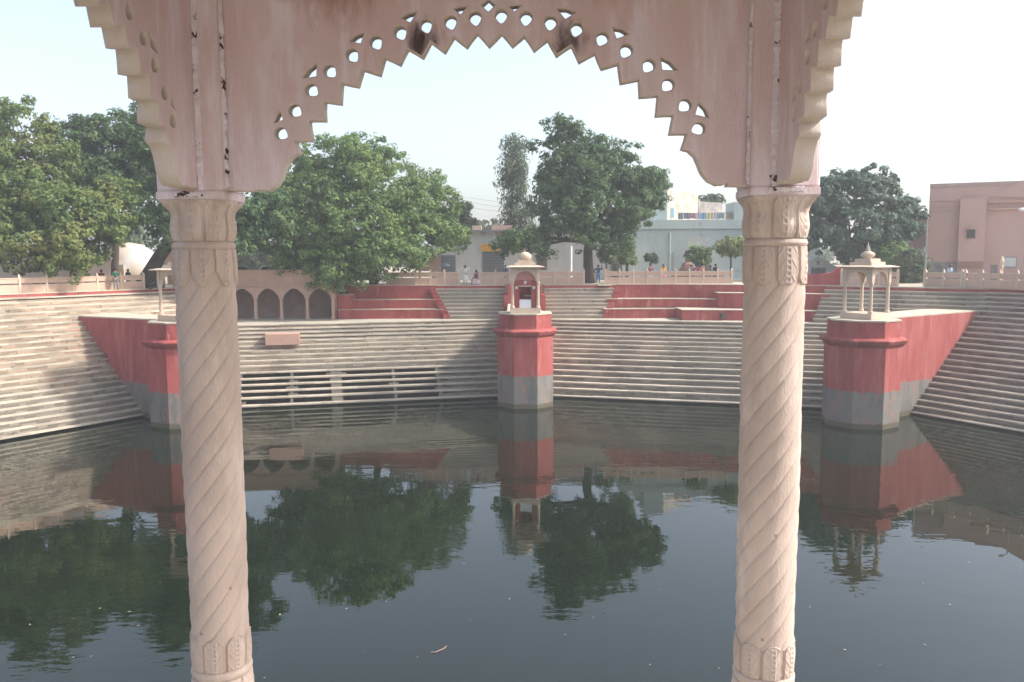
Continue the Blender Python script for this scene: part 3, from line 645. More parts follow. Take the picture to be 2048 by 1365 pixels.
# far tree belt closing the horizon
rs = random.Random(3); lob = []
for k in range(46):
    x = -330 + 660 * k / 45; lob.append(((x, 210 + rs.uniform(-15, 15) - 0 * abs(x), HT + rs.uniform(1.0, 2.5)), (rs.uniform(8, 14), 7, rs.uniform(2.0, 4.0))))
me = crown_mesh(lob, 60000, .7, LM['grey'], 99, 1.6, 24); o = bpy.data.objects.new('distant_woodland', me); col.objects.link(o); tag(o, 'low hazy belt of trees on the far horizon', 'woodland', kind='stuff')

# ------------------------------------------------------------------ buildings
PW = mat('greyish_white_plaster', (.50, .50, .48), (.44, .445, .435), .5, bump=.2, bscale=6, c3=(.44, .45, .44), stretch=(1, 1, .5))
PB = mat('pale_blue_green_plaster', (.42, .485, .47), (.37, .435, .425), .45, bump=.2, bscale=6, c3=(.31, .37, .38), c3_s=.3, spots=(.30, .34, .35), spot_t=.66, spot_s=1.2, stretch=(1, 1, .6))
PWx = mat('peeling_whitewash', (.46, .425, .37), (.40, .36, .31), .8, bump=.3, bscale=6, c3=(.42, .28, .18), c3_s=.9, spots=(.30, .22, .16), spot_t=.62, spot_s=1.6)
PP = mat('pink_plaster', (.52, .335, .285), (.48, .315, .27), .4, bump=.2, bscale=6, c3=(.46, .31, .275), c3_s=.25, stretch=(1, 1, .4))
GLASS = mat('dark_glass', (.03, .035, .04), rough=.15, spec=.5)
SHUT = mat('dark_grey_shutter', (.10, .11, .125), (.13, .14, .15), 2, rough=.6)
WOOD = mat('brown_wood', (.16, .12, .10), rough=.7)
STAIN = mat('damp_stained_plaster', (.30, .27, .25), (.20, .18, .17), 1.5, bump=.3, bscale=5, c3=(.44, .36, .32))
BRICK = mat('rough_red_brick', (.30, .17, .125), (.24, .14, .105), 3, island=.3, bump=.5, bscale=8)
def quadv(pxs, Y, th=.12):  # facade patch from surveyed corners at depth Y
    P = [at(a, b_, Y) for a, b_ in pxs]; return MB().slabv(P, (0, th, 0))
def rectp(x0, y0, x1, y1, Y, proud=.05, th=.1):
    a = at(x0, y1, Y); b_ = at(x1, y0, Y); return MB().bb(a.x, b_.x, Y - proud, Y - proud + th, a.z, b_.z)
Yw = 88.0
wb = thing('low_white_building', 'low greyish white building with dark shutters and yellow sign', 'building', (2, Yw, HT))
xa = xat(868, Yw, 11); xb = xat(1222, Yw, 11); zt = at(1060, 463, Yw).z
mb = MB(); mb.prism([(xa, Yw), (xb, Yw), (xb + 2.0, Yw + 4.5), (xb, Yw + 9), (xa, Yw + 9)], HT - .1, zt); put(mb, 'wall', PW, wb)
mb = MB(); mb.prism([(xa - .3, Yw - .45), (xb + .1, Yw - .45), (xb + 2.3, Yw + 4.3), (xb, Yw + 9.2), (xa - .3, Yw + 9.2)], zt, zt + .16); put(mb, 'roof', mat('dark_slab_edge', (.22, .22, .22)), wb)
for px in (939, 967, 996):
    mb = MB(); q = at(px, 466, Yw); mb.bb(q.x - .28, q.x + .28, Yw - .44, Yw - .01, q.z - .12, zt - .01); put(mb, 'bracket', WOOD, wb)
for (a, b1, c, d_), nm, m_ in (((965, 503, 1008, 552), 'shutter', SHUT), ((880, 511, 911, 552), 'shutter', SHUT), ((1073, 504, 1094, 540), 'window', WOOD)):
    fr = rectp(a - 1.5, b1 - 1.5, c + 1.5, d_, Yw, .04, .1); f_ = put(fr, nm + '_frame', PW, wb)
    if nm == 'shutter':
        mb = MB(); A_ = at(a, d_, Yw); B_ = at(c, b1, Yw); z = A_.z
        while z < B_.z: mb.bb(A_.x, B_.x, Yw - .08, Yw - .045, z + .01, min(z + .16, B_.z)); z += .17
        put(mb, 'shutter', SHUT, f_)
    else:
        put(rectp(a, b1, c, d_, Yw, .06, .015), 'pane', WOOD, f_)
        mb = MB(); A_ = at(a, d_, Yw); B_ = at(c, b1, Yw)
        for k in range(1, 6): x = A_.x + (B_.x - A_.x) * k / 6; mb.bb(x - .02, x + .02, Yw - .09, Yw - .065, A_.z, B_.z)
        put(mb, 'bar', SHUT, f_)
sg = put(rectp(963, 489, 1001, 503, Yw, .16, .05), 'yellow_sign', mat('yellow_sign_paint', (.72, .42, .03), rough=.5), wb)
tx = MB(); r = random.Random(4)
for row, (ya, yb) in enumerate(((491, 495.5), (498, 501))):
    A_ = at(965, yb, Yw); B_ = at(998, ya, Yw); x = A_.x
    tx.bb(A_.x, B_.x, Yw - .170, Yw - .161, B_.z - .03, B_.z)
    while x < B_.x - .1:
        tx.bb(x, x + .035, Yw - .1705, Yw - .1615, A_.z, B_.z - .03); 
        if r.random() < .6: tx.bb(x + .035, x + .10, Yw - .1703, Yw - .1613, (A_.z + B_.z) / 2 - .02, (A_.z + B_.z) / 2 + .02)
        x += r.uniform(.11, .17)
put(tx, 'red_lettering', mat('red_letter_paint', (.55, .07, .03)), sg)
mb = MB(); mb.bb(xat(985, 92, 13), xat(1025, 92, 13), 91, 93, zt, zt + .75); put(mb, 'roof_block', PP, wb)
mb = MB(); q = xat(955, 90, 13); mb.bb(q - .5, q + .5, 90, 91, zt, zt + .7); put(mb, 'water_box', M['cream'], wb)
mb = MB(); q = at(1142, 500, 86); mb.tube([(q.x, 86, HT), (q.x, 86, q.z - .6 + 1)], .13, 8); o = put(mb, 'white_post', mat('white_paint', (.75, .76, .78))); tag(o, 'thin white post standing before the white building', 'post')
# pale blue building
Yb = 87.0; bb_ = thing('pale_blue_building', 'pale blue green two storey building with laundry on its roof terrace', 'building', (xat(1370, Yb), Yb, HT))
xa = xat(1246, Yb, 11); xb = xat(1640, Yb, 11); zt = at(1400, 440, Yb).z; zl = at(1400, 458, Yb).z
mb = MB(); mb.bb(xa, xb, Yb, Yb + 14, HT - .1, zt); put(mb, 'wall', PB, bb_)
mb = MB(); mb.bb(xa, xb, Yb - .12, Yb - .003, zl - .06, zl + .04); put(mb, 'string_course', mat('grey_ledge', (.26, .29, .29)), bb_)
# lit white corner
mb = MB(); x1 = xat(1212, 90, 11); mb.prism([(x1, 90.5), (xa - .02, Yb + 1.2), (xa - .02, Yb + 6), (x1, Yb + 6)], HT, at(1230, 468, 89).z); put(mb, 'side_wing', PWx, bb_)
mb = MB(); mb.prism([(xat(1290, 91, 14), 91), (xat(1334, 89.5, 14), 89.5), (xat(1396, 96, 14), 96), (xat(1396, 96, 14), 99), (xat(1290, 91, 14), 99)], zt - .1, at(1334, 380, 89.5).z); put(mb, 'upper_storey', PWx, bb_)
mb = MB(); mb.bb(xat(1290, 91, 14) - .02, xat(1334, 89.5, 14) + .02, 89.3, 89.49, zt - .1, at(1320, 379, 89.4).z); put(mb, 'upper_storey_front', PB, bb_)
a_ = at(1348, 437, 91); mb = MB(); u_ = Vector((xat(1396, 96, 14) - xat(1334, 89.5, 14), 6.5)).normalized(); s_ = Vector((xat(1334, 89.5, 14), 89.5)); nn = Vector((u_.y, -u_.x))
for nm, (d0, d1, z0, z1, m_) in (('window_frame', (.85, 1.75, .3, 1.55, PW)), ('pane', (.95, 1.65, .4, 1.45, mat('blue_window_glass', (.10, .20, .27), rough=.3)))):
    mb = MB(); pr = .05 if nm == 'window_frame' else .08; P = [s_ + u_ * d0 + nn * pr, s_ + u_ * d1 + nn * pr, s_ + u_ * d1 - nn * .05, s_ + u_ * d0 - nn * .05]
    mb.hexa([(p_.x, p_.y, zt + z0) for p_ in P] + [(p_.x, p_.y, zt + z1) for p_ in P]); f_ = put(mb, nm, m_, bb_ if nm == 'window_frame' else f_)
mb = MB(); mb.prism([(xat(1397, 97, 14), 97), (xat(1444, 100, 14), 100), (xat(1444, 100, 14), 104), (xat(1397, 97, 14), 104)], zt - .1, at(1415, 404, 98).z); put(mb, 'brick_upper_room', STAIN, bb_)
mb = MB(); mb.bb(xat(1466, 88, 14), xat(1500, 88, 14), 87.5, 91, zt - .1, at(1480, 405, 88).z); put(mb, 'roof_turret', PB, bb_)
put(rectp(1375, 474, 1402, 497, Yb, .02, .03), 'faded_mural', mat('faded_mural_paint', (.50, .53, .38), (.42, .47, .46), 1.5, c3=(.50, .49, .22), c3_s=1), bb_)
put(rectp(1402, 474, 1418, 497, Yb, .022, .03), 'grey_mural_panel', mat('grey_mural_paint', (.38, .40, .42), (.50, .50, .50), 3), bb_)
mb = MB(); q = at(1340, 465, Yb - .2); mb.tube([(q.x, Yb - .2, HT), (q.x, Yb - .2, q.z)], .09, 8); put(mb, 'drain_pipe', mat('grey_pipe', (.36, .38, .39)), bb_)
mb = MB(); q = at(1343, 505, Yb - .2); mb.tube([(q.x + .2, Yb - .2, HT), (q.x + .2, Yb - .2, q.z)], .05, 8); put(mb, 'thin_pipe', mat('dark_pipe', (.2, .21, .22)), bb_)
mb = MB(); mb.bb(xa + 2, xb - 1, Yb - .02, Yb - .004, HT, HT + 1.1); put(mb, 'damp_blue_dado', mat('damp_blue_plaster', (.33, .42, .47), (.45, .51, .52), .8, c3=(.27, .33, .37), c3_s=.6), bb_)
# brick gateway and mound
gt = thing('brick_gateway', 'weathered brick gateway standing against the pale blue wall', 'gateway', gp(1392, 85.5))
for a, c in ((1371, 1378), (1411, 1419)):
    put(rectp(a, 507, c, 560, 85.6, .2, .5), 'jamb', BRICK, gt)
put(rectp(1371, 501, 1419, 507, 85.6, .22, .54), 'lintel', BRICK, gt)
md = MB(); q = gp(1375, 79); md.lathe(q, [(1.1, 0), (.95, .7), (.75, 1.3), (.5, 1.75), (.2, 1.9)], 12); r = random.Random(5); md.v = [(x + r.uniform(-.1, .1), y + r.uniform(-.1, .1), z + r.uniform(-.05, .05)) for x, y, z in md.v]
o = put(md, 'brick_mound', BRICK); tag(o, 'rough reddish brick mound beside the round shrub', 'mound')
for i, (a, c, lab) in enumerate(((1344, 1366, 'low brown brick wall left of the brick mound'), (1432, 1447, 'low brown brick block at the right end of the long railing'))):
    mb = MB(); mb.bb(xat(a, 79, 9), xat(c, 79, 9), 78.7, 79.3, HT, HT + .95 + .1 * i); o = put(mb, 'brick_wall', BRICK, bevel=.02); tag(o, lab, 'wall')
# laundry
LC = [((.05, .09, .12), 1362), ((.07, .14, .22), 1374), ((.40, .10, .09), 1386), ((.45, .42, .62), 1398), ((.10, .35, .62), 1408), ((.60, .55, .14), 1420), ((.50, .46, .62), 1433), ((.25, .42, .40), 1444), ((.50, .27, .08), 1460)]
LN = ['dark teal cloth at the left end of the clothes line', 'navy cloth second on the clothes line', 'red cloth on the clothes line', 'lilac cloth left of the bright blue cloth on the line', 'bright blue cloth hanging on the clothes line', 'yellow cloth hanging on the clothes line', 'pale violet cloth right of the yellow cloth', 'grey green cloth on the clothes line', 'ochre cloth at the right end of the clothes line']
mb = MB(); za = at(1400, 426.5, 88).z; mb.tube([(xat(1355, 88, 14), 88, za + .05), (xat(1410, 88, 14), 88, za - .02), (xat(1470, 88, 14), 88, za + .08)], .015, 5); o = put(mb, 'clothes_line', SHUT); tag(o, 'thin clothes line strung over the pale blue roof terrace', 'rope')
for i, ((c, px), lab) in enumerate(zip(LC, LN)):
    x = xat(px, 88, 14); w_ = .26 + .05 * (i % 3); mb = MB(); P = []; n = 8
    for j in range(n + 1):
        f = j / n; P.append((x - w_ + 2 * w_ * f, 88 + .05 * math.sin(f * 12 + i), za - .01 + .03 * math.sin(f * 3)))
    vs = P + [(a, b_ + .02, c_ - .62 - .04 * math.sin(i * 2 + a * 5)) for a, b_, c_ in P]; vs2 = [(a, b_ + .025, c_) for a, b_, c_ in vs]; m1 = n + 1
    mb.add(vs + vs2, [(j, j + 1, m1 + j + 1, m1 + j) for j in range(n)] + [(2 * m1 + j + 1, 2 * m1 + j, 3 * m1 + j, 3 * m1 + j + 1) for j in range(n)])
    o = put(mb, 'hanging_cloth', mat('cloth_%d' % i, tuple(.5 * q_ + .5 * .3 for q_ in c), rough=.9)); tag(o, lab, 'cloth', 'laundry on the clothes line')
# little white gate house and sloped red wall
gh = thing('white_gatehouse', 'small white gabled gatehouse with a dark doorway behind the right column', 'building', gp(1637, 80))
Yg = 82
P = [at(a, b_, Yg) for a, b_ in ((1585, 560), (1690, 560), (1690, 535), (1668, 532), (1655, 522), (1637, 514), (1619, 522), (1606, 530), (1585, 532))]
mb = MB(); mb.slabv(P, (0, 3, 0)); put(mb, 'wall', PW, gh)
f_ = put(rectp(1618, 533, 1654, 560, Yg, .05, .1), 'doorway_frame', PB, gh); put(rectp(1621, 536, 1651, 560, Yg, .08, .025), 'door', SHUT, f_)
put(rectp(1633, 522, 1639, 530, Yg, .05, .1), 'niche', STAIN, gh)
sw = MB(); P = [(xat(a, 70.6, 9), b_) for a, b_ in ((1560, HT), (1684, HT), (1684, HT + 1.62), (1668, HT + 1.55), (1655, HT + 1.1), (1640, HT + .95), (1560, HT + .95))]
sw.slabv([(x, 70.2 - (x - 24) * .25, z) for x, z in P], (0, .4, 0)); o = put(sw, 'red_parapet_wall', M['red']); tag(o, 'low red wall stepping up beside the right open pavilion', 'wall')
# pink building
pk = thing('pink_building', 'tall pink plastered building with one dark window at the right edge', 'building', (xat(1950, 78), 78, HT))
A_ = Vector((xat(1856, 82, 12), 82)); B_ = Vector((xat(2110, 77.5, 12), 77.5)); ztp = at(1856, 369, 82).z
e_ = (B_ - A_).normalized(); n_ = Vector((e_.y, -e_.x))
def pkp(px, off=0, z=12):   # point on the pink facade under pixel column px
    d = ray(px, 480); g = Vector((d[0], d[1])); q = isect(Vector((0, 0)), g, A_, e_); return q + n_ * off
def pkz(px, py):
    q = pkp(px); return at(px, py, q.y).z
def pkbox(px0, px1, z0, z1, o0, o1, nm, m_, par):
    a, b_ = pkp(px0), pkp(px1); P = [a + n_ * o1, b_ + n_ * o1, b_ + n_ * o0, a + n_ * o0]; mb = MB(); mb.hexa([(p_.x, p_.y, z0) for p_ in P] + [(p_.x, p_.y, z1) for p_ in P]); return put(mb, nm, m_, par)
back = Vector((.0, 14)); mb = MB(); mb.prism([A_, B_ + e_ * 6, B_ + e_ * 6 + back, A_ + Vector((8.5, 14))], HT - .1, ztp); put(mb, 'wall', PP, pk)
pkbox(1855, 2100, ztp - .32, ztp + .02, -.02, .08, 'parapet_band', mat('dusky_band', (.36, .27, .25), (.42, .3, .27), 2), pk)
for ya in (401, 412, 421): pkbox(1857, 1922, pkz(1890, ya) - .09, pkz(1890, ya), -.02, .12, 'ledge', PP, pk)
for ya in (403, 417): pkbox(1972, 2090, pkz(1985, ya) - .16, pkz(1985, ya), -.02, .35, 'ledge', PP, pk)
zb0 = pkz(1930, 523); bay_ = pkbox(1916, 1968, zb0, pkz(1930, 398), -.02, .75, 'projecting_bay', PP, pk)
mb = MB(); a, b_ = pkp(1916), pkp(1968)
for (pA, pB, zl_) in ((a + n_ * .75, b_ + n_ * .75, zb0),): 
    c0 = a - n_ * .02; c1 = b_ - n_ * .02
    mb.add([(pA.x, pA.y, zb0), (pB.x, pB.y, zb0), (c1.x, c1.y, zb0), (c0.x, c0.y, zb0), (c0.x, c0.y, zb0 - .7), (c1.x, c1.y, zb0 - .7)], [(0, 1, 5, 4), (0, 4, 3), (1, 2, 5), (0, 3, 2, 1)])
put(mb, 'bay_corbel', PP, pk)
f_ = pkbox(1929, 1950, pkz(1938, 479), pkz(1938, 459), .74, .80, 'window_frame', mat('rose_frame', (.42, .24, .22)), pk); pkbox(1931.5, 1948, pkz(1938, 477), pkz(1938, 461), .79, .83, 'pane', GLASS, f_); pkbox(1926, 1953, pkz(1938, 459), pkz(1938, 459) + .09, .74, 1.15, 'sunshade', PP, f_)
f_ = pkbox(2008, 2036, pkz(2020, 535), pkz(2020, 514), -.01, .06, 'window_frame', mat('grey_frame', (.3, .26, .25)), pk); pkbox(2010, 2034, pkz(2020, 533.5), pkz(2020, 516), .05, .09, 'pane', mat('milky_pane', (.55, .57, .54), rough=.5), f_)
pkbox(1858, 1917, HT, pkz(1890, 524), -.01, .05, 'damaged_plaster', STAIN, pk)
pkbox(1985, 1998, HT, pkz(1990, 530), -.01, .06, 'damaged_patch', STAIN, pk)
# sloping upper wall on the right part
a = pkp(1974); 
P = [(1974, 393), (1990, 386), (2048, 357), (2110, 326), (2110, 396), (2048, 396)]
mb = MB(); vs = []
for px, py in P: q = pkp(px, .12); vs.append((q.x, q.y, at(px, py, q.y).z))
mb.slabv(vs, (-n_.x * .6, -n_.y * .6, 0)); put(mb, 'sloping_parapet', PP, pk)
# rear pink wing left of it
mb = MB(); mb.bb(xat(1795, 92, 12), xat(1862, 92, 12), 92, 98, HT, at(1830, 437, 92).z); o = put(mb, 'rear_pink_house', PP); tag(o, 'pinkish house wall seen behind the bluish tree', 'building')
# poles and lamp
mb = MB(); q = gp(1849, 72); mb.tube([q, (q[0], 72, at(1849, 440, 72).z)], [.12, .08], 8); mb.box((q[0] - .1, 72, at(1849, 500, 72).z), (.35, .3, .5)); o = put(mb, 'utility_pole', mat('grey_pole', (.22, .22, .21))); tag(o, 'grey utility pole with a small box, left of the pink building', 'pole')
lp = thing('street_lamp', 'street lamp post at the right edge before the pink building', 'lamp', gp(2046, 68)); q = gp(2046, 68); zt_ = at(2046, 425, 68).z
mb = MB(); mb.tube([q, (q[0], 68, zt_), (q[0] - .25, 68, zt_ + .2)], [.07, .05, .03], 8); put(mb, 'pole', mat('grey_lamp_post', (.30, .30, .30)), lp)
mb = MB(); mb.lathe((0, 0, 0), [(.06, 0), (.14, .06), (.15, .2), (.1, .45), (.05, .5)], 10); mb.v = [(q[0] - .2 - z, 68 + y, zt_ + .22 + x) for x, y, z in mb.v]; put(mb, 'lamp_head', mat('pale_lamp_head', (.55, .6, .58), rough=.4), lp, smooth=True)
sl_ = MB(); q = gp(1977, 64.2); sl_.lathe((q[0], 62.6, HT), [(.16, 0), (.16, .7), (.2, .72), (.2, .8), (.13, .85), (.11, 1.5), (.17, 1.55), (.11, 1.62), (.12, 1.9), (.17, 1.95), (.17, 2.05), (.10, 2.1), (.10, 2.3), (.02, 2.4)], 10); o = put(sl_, 'carved_post', M['cream'], smooth=True); tag(o, 'slim carved stone post rising from the right railing', 'post')
# white cloth heap right edge, tent at left, board
mb = MB(); n = 16; P = []
for j in range(n + 1):
    f = j / n; x = xat(2012 + 50 * f, 66, 9); zz = HT + 1.25 - .35 * math.sin(f * math.pi); P.append((x, zz))
for (xa_, za_), (xb_, zb_) in zip(P[:-1], P[1:]):
    mb.hexa([(xa_, 60.9, za_ - .22), (xb_, 60.9, zb_ - .22), (xb_, 61.2, zb_ - .22), (xa_, 61.2, za_ - .22), (xa_, 60.95, za_), (xb_, 60.95, zb_), (xb_, 61.15, zb_), (xa_, 61.15, za_)])
o = put(mb, 'draped_cloth', M['cream']); tag(o, 'pale cloth sagging along the railing at the right edge', 'cloth')
tt = thing('white_tent', 'rounded white tent behind the leaning trunk', 'tent', gp(262, 84)); q = gp(262, 84)
mb = MB(); mb.lathe(q, [(3.1, 0), (3.1, 1.4), (2.8, 2.4), (2.1, 3.3), (1.2, 3.9), (.1, 4.1)], 24); put(mb, 'canvas', mat('soiled_white_canvas', (.55, .54, .53), (.48, .38, .30), .4), tt, smooth=True)
mb = MB(); mb.bb(q[0] - .8, q[0] + .9, 80.7, 81.1, HT, HT + 1.9); put(mb, 'entrance_flap', PWx, tt)
mb = MB(); mb.bb(xat(-60, 80, 9), xat(225, 80, 9), 80, 80.4, HT, HT + 2.6); o = put(mb, 'boundary_wall', mat('pinkish_boundary_plaster', (.50, .38, .33), (.55, .45, .40), .4, bump=.2, bscale=5)); tag(o, 'pinkish boundary wall behind the left leafy trees', 'wall')
mb = MB(); mb.bb(xat(335, 79, 9), xat(350, 79, 9) + 3, 79, 82, HT, at(345, 498, 79).z); o = put(mb, 'orange_hut', mat('orange_plaster', (.55, .33, .22), (.48, .30, .22), .6)); tag(o, 'small orange plastered hut between the leaning trunk and the left column', 'building')
bo = thing('notice_board', 'pink notice board on two posts beside the big rounded tree', 'board', gp(862, 77.5))
put(rectp(838, 513, 877, 543, 77.5, .05, .1), 'board', mat('plain_pink_board', (.58, .37, .29), (.55, .36, .29), 1), bo)
for px in (840, 880): mb = MB(); x = xat(px, 77.6, 9); mb.bb(x - .1, x + .1, 77.56, 77.76, HT, at(px, 508, 77.6).z); put(mb, 'post', M['pinkstone'], bo)
um = thing('umbrella', 'small grey blue umbrella right of the pink notice board', 'umbrella', gp(889, 79)); q = gp(889, 79); zz = at(889, 533, 79).z
mb = MB(); mb.lathe((q[0], 79, zz), [(.62, 0), (.6, .06), (.4, .2), (.15, .3), (.02, .33)], 12); put(mb, 'canopy', mat('grey_blue_fabric', (.30, .34, .42)), um, smooth=True)
mb = MB(); mb.tube([(q[0], 79, HT), (q[0], 79, zz + .3)], .025, 6); put(mb, 'pole', SHUT, um)
# wires
mb = MB()
for k, (za_, zb_) in enumerate(((19.2, 15.5), (18.6, 14.9), (18.0, 14.4))):
    P = [Vector((-12 + 42 * t_ / 14, 104, za_ + (zb_ - za_) * t_ / 14 - .9 * math.sin(math.pi * t_ / 14))) for t_ in range(15)]
    mb.tube(P, .014, 4)
o = put(mb, 'overhead_wires', SHUT); tag(o, 'faint overhead wires crossing the sky above the white building', 'wires')

# ------------------------------------------------------------------ vehicles on the left terrace
def car(label, x, y, rz, colr, scale=1.0, suv=False):
    root = thing('parked_car', label, 'car', (x, y, HT), rz, group='cars parked behind the arcade parapet')
    paint = mat('car_paint', colr, rough=.3, spec=.6); tyre = mat('tyre_rubber', (.02, .02, .02)); L_, W = 4.1 * scale, 1.65 * scale; h = 1.75 if suv else 1.45
    sec = [(-L_ / 2, .45, .75), (-L_ / 2 + .15, .32, .92), (-L_ * .2, .28, .98), (L_ * .2, .28, .95), (L_ / 2 - .2, .3, .8), (L_ / 2, .42, .65)]
    mb = MB(); P = []
    for sx, z0, z1 in sec: P += [(sx, -W / 2, z0), (sx, W / 2, z0), (sx, W / 2 * .95, z1), (sx, -W / 2 * .95, z1)]
    mb.add(P, [(4 * i + j, 4 * i + (j + 1) % 4, 4 * i + 4 + (j + 1) % 4, 4 * i + 4 + j) for i in range(len(sec) - 1) for j in range(4)] + [(3, 2, 1, 0), (20, 21, 22, 23)])
    body = put(mb, 'body', paint, root, local=True, bevel=.06)
    r0, r1, r2, r3 = (-L_ * .46, -L_ * .38, L_ * .1, L_ * .28) if suv else (-L_ * .42, -L_ * .25, L_ * .08, L_ * .28)
    mb = MB(); w1, w2 = W / 2 * .92, W / 2 * .76
    mb.add([(r0, -w1, .93), (r3, -w1, .93), (r3, w1, .93), (r0, w1, .93), (r1, -w2, h - .1), (r2, -w2, h - .1), (r2, w2, h - .1), (r1, w2, h - .1)], [(0, 1, 5, 4), (1, 2, 6, 5), (2, 3, 7, 6), (3, 0, 4, 7), (4, 5, 6, 7)])
    put(mb, 'windows', GLASS, root, local=True)
    mb = MB(); mb.box(((r1 + r2) / 2, 0, h - .05), (r2 - r1 + .06, 2 * w2 + .06, .1)); put(mb, 'roof', paint, root, local=True, bevel=.04)
    for a, b_ in ((r0, r1), (r3, r2), ((r1 + r2) / 2, (r1 + r2) / 2)):
        for s in (-1, 1): mb = MB(); mb.tube([(a, s * w1, .93), (b_, s * w2, h - .08)], .04, 6); put(mb, 'pillar', paint, root, local=True)
    for sx in (-1, 1):
        for sy in (-1, 1):
            mb = MB(); mb.lathe((0, 0, 0), [(.2, 0), (.31, .02), (.32, .1), (.31, .19), (.2, .2)], 16); mb.v = [(sx * L_ * .31 + a, sy * (W / 2 - .1) + (c - .1), .32 + b_) for a, b_, c in mb.v]; put(mb, 'wheel', tyre, root, local=True)
    for sy in (-1, 1): mb = MB(); mb.box((L_ / 2 - .06, sy * W * .36, .66), (.1, .3, .14)); put(mb, 'headlight', mat('headlamp_glass', (.7, .7, .7), rough=.1), root, local=True)
    return root
car('dark green car right beside the left carved column', xat(482, 77.5), 77.5, rad(15), (.05, .07, .07), suv=True)
car('white car behind the arcade parapet', xat(535, 79), 79, rad(-160), (.72, .71, .66), suv=True)
car('dark grey off road car partly behind the big rounded tree', xat(588, 77), 77, rad(5), (.07, .08, .10), 1.05, suv=True)
car('white car parked in the shade behind the big tree trunk', xat(650, 81), 81, rad(20), (.75, .75, .75), suv=True)
car('silver car parked under the big tree beside its trunk', xat(725, 81), 81, rad(170), (.35, .36, .38))
mc = thing('motorbike', 'dark motorbike with a round silver drum behind it, by the leaning trunk', 'motorbike', (xat(312, 68), 68, HT), rad(70))
mb = MB()
for sx in (-.62, .62):
    mb = MB(); mb.lathe((0, 0, 0), [(.20, -.05), (.30, -.04), (.31, 0), (.30, .04), (.20, .05)], 18, cap=False); mb.v = [(sx + a, c, .31 + b_) for a, b_, c in mb.v]; put(mb, 'wheel', mat('bike_tyre', (.02, .02, .02)), mc, local=True)
mb = MB(); mb.tube([(-.62, 0, .31), (-.2, 0, .62), (.3, 0, .7), (.45, 0, .85), (.62, 0, .31)], [.04, .1, .13, .06, .04], 8); mb.tube([(-.2, 0, .4), (.2, 0, .4)], .13, 8); put(mb, 'frame', mat('black_bike_paint', (.02, .02, .025), rough=.3), mc, local=True)
mb = MB(); mb.box((-.25, 0, .78), (.65, .24, .1)); put(mb, 'seat', mat('black_seat', (.03, .03, .03)), mc, local=True, bevel=.03)
mb = MB(); mb.tube([(.42, -.32, 1.0), (.46, 0, .92), (.42, .32, 1.0)], .02, 6); put(mb, 'handlebar', mat('chrome', (.6, .6, .6), rough=.2, metal=1), mc, local=True)
dr = MB(); q = gp(313, 71); dr.lathe((0, 0, 0), [(.3, 0), (.52, .05), (.55, .5), (.5, .9), (.2, 1.0)], 20); dr.v = [(q[0] + a, 71 + c, HT + 1.25 + b_) for a, b_, c in dr.v]; dr.bb(q[0] - .4, q[0] + .4, 71, 72, HT, HT + .75)
o = put(dr, 'water_drum', mat('silver_grey_metal', (.45, .45, .46), rough=.35, metal=.6), smooth=False); tag(o, 'round silver drum on a block behind the dark motorbike', 'drum')

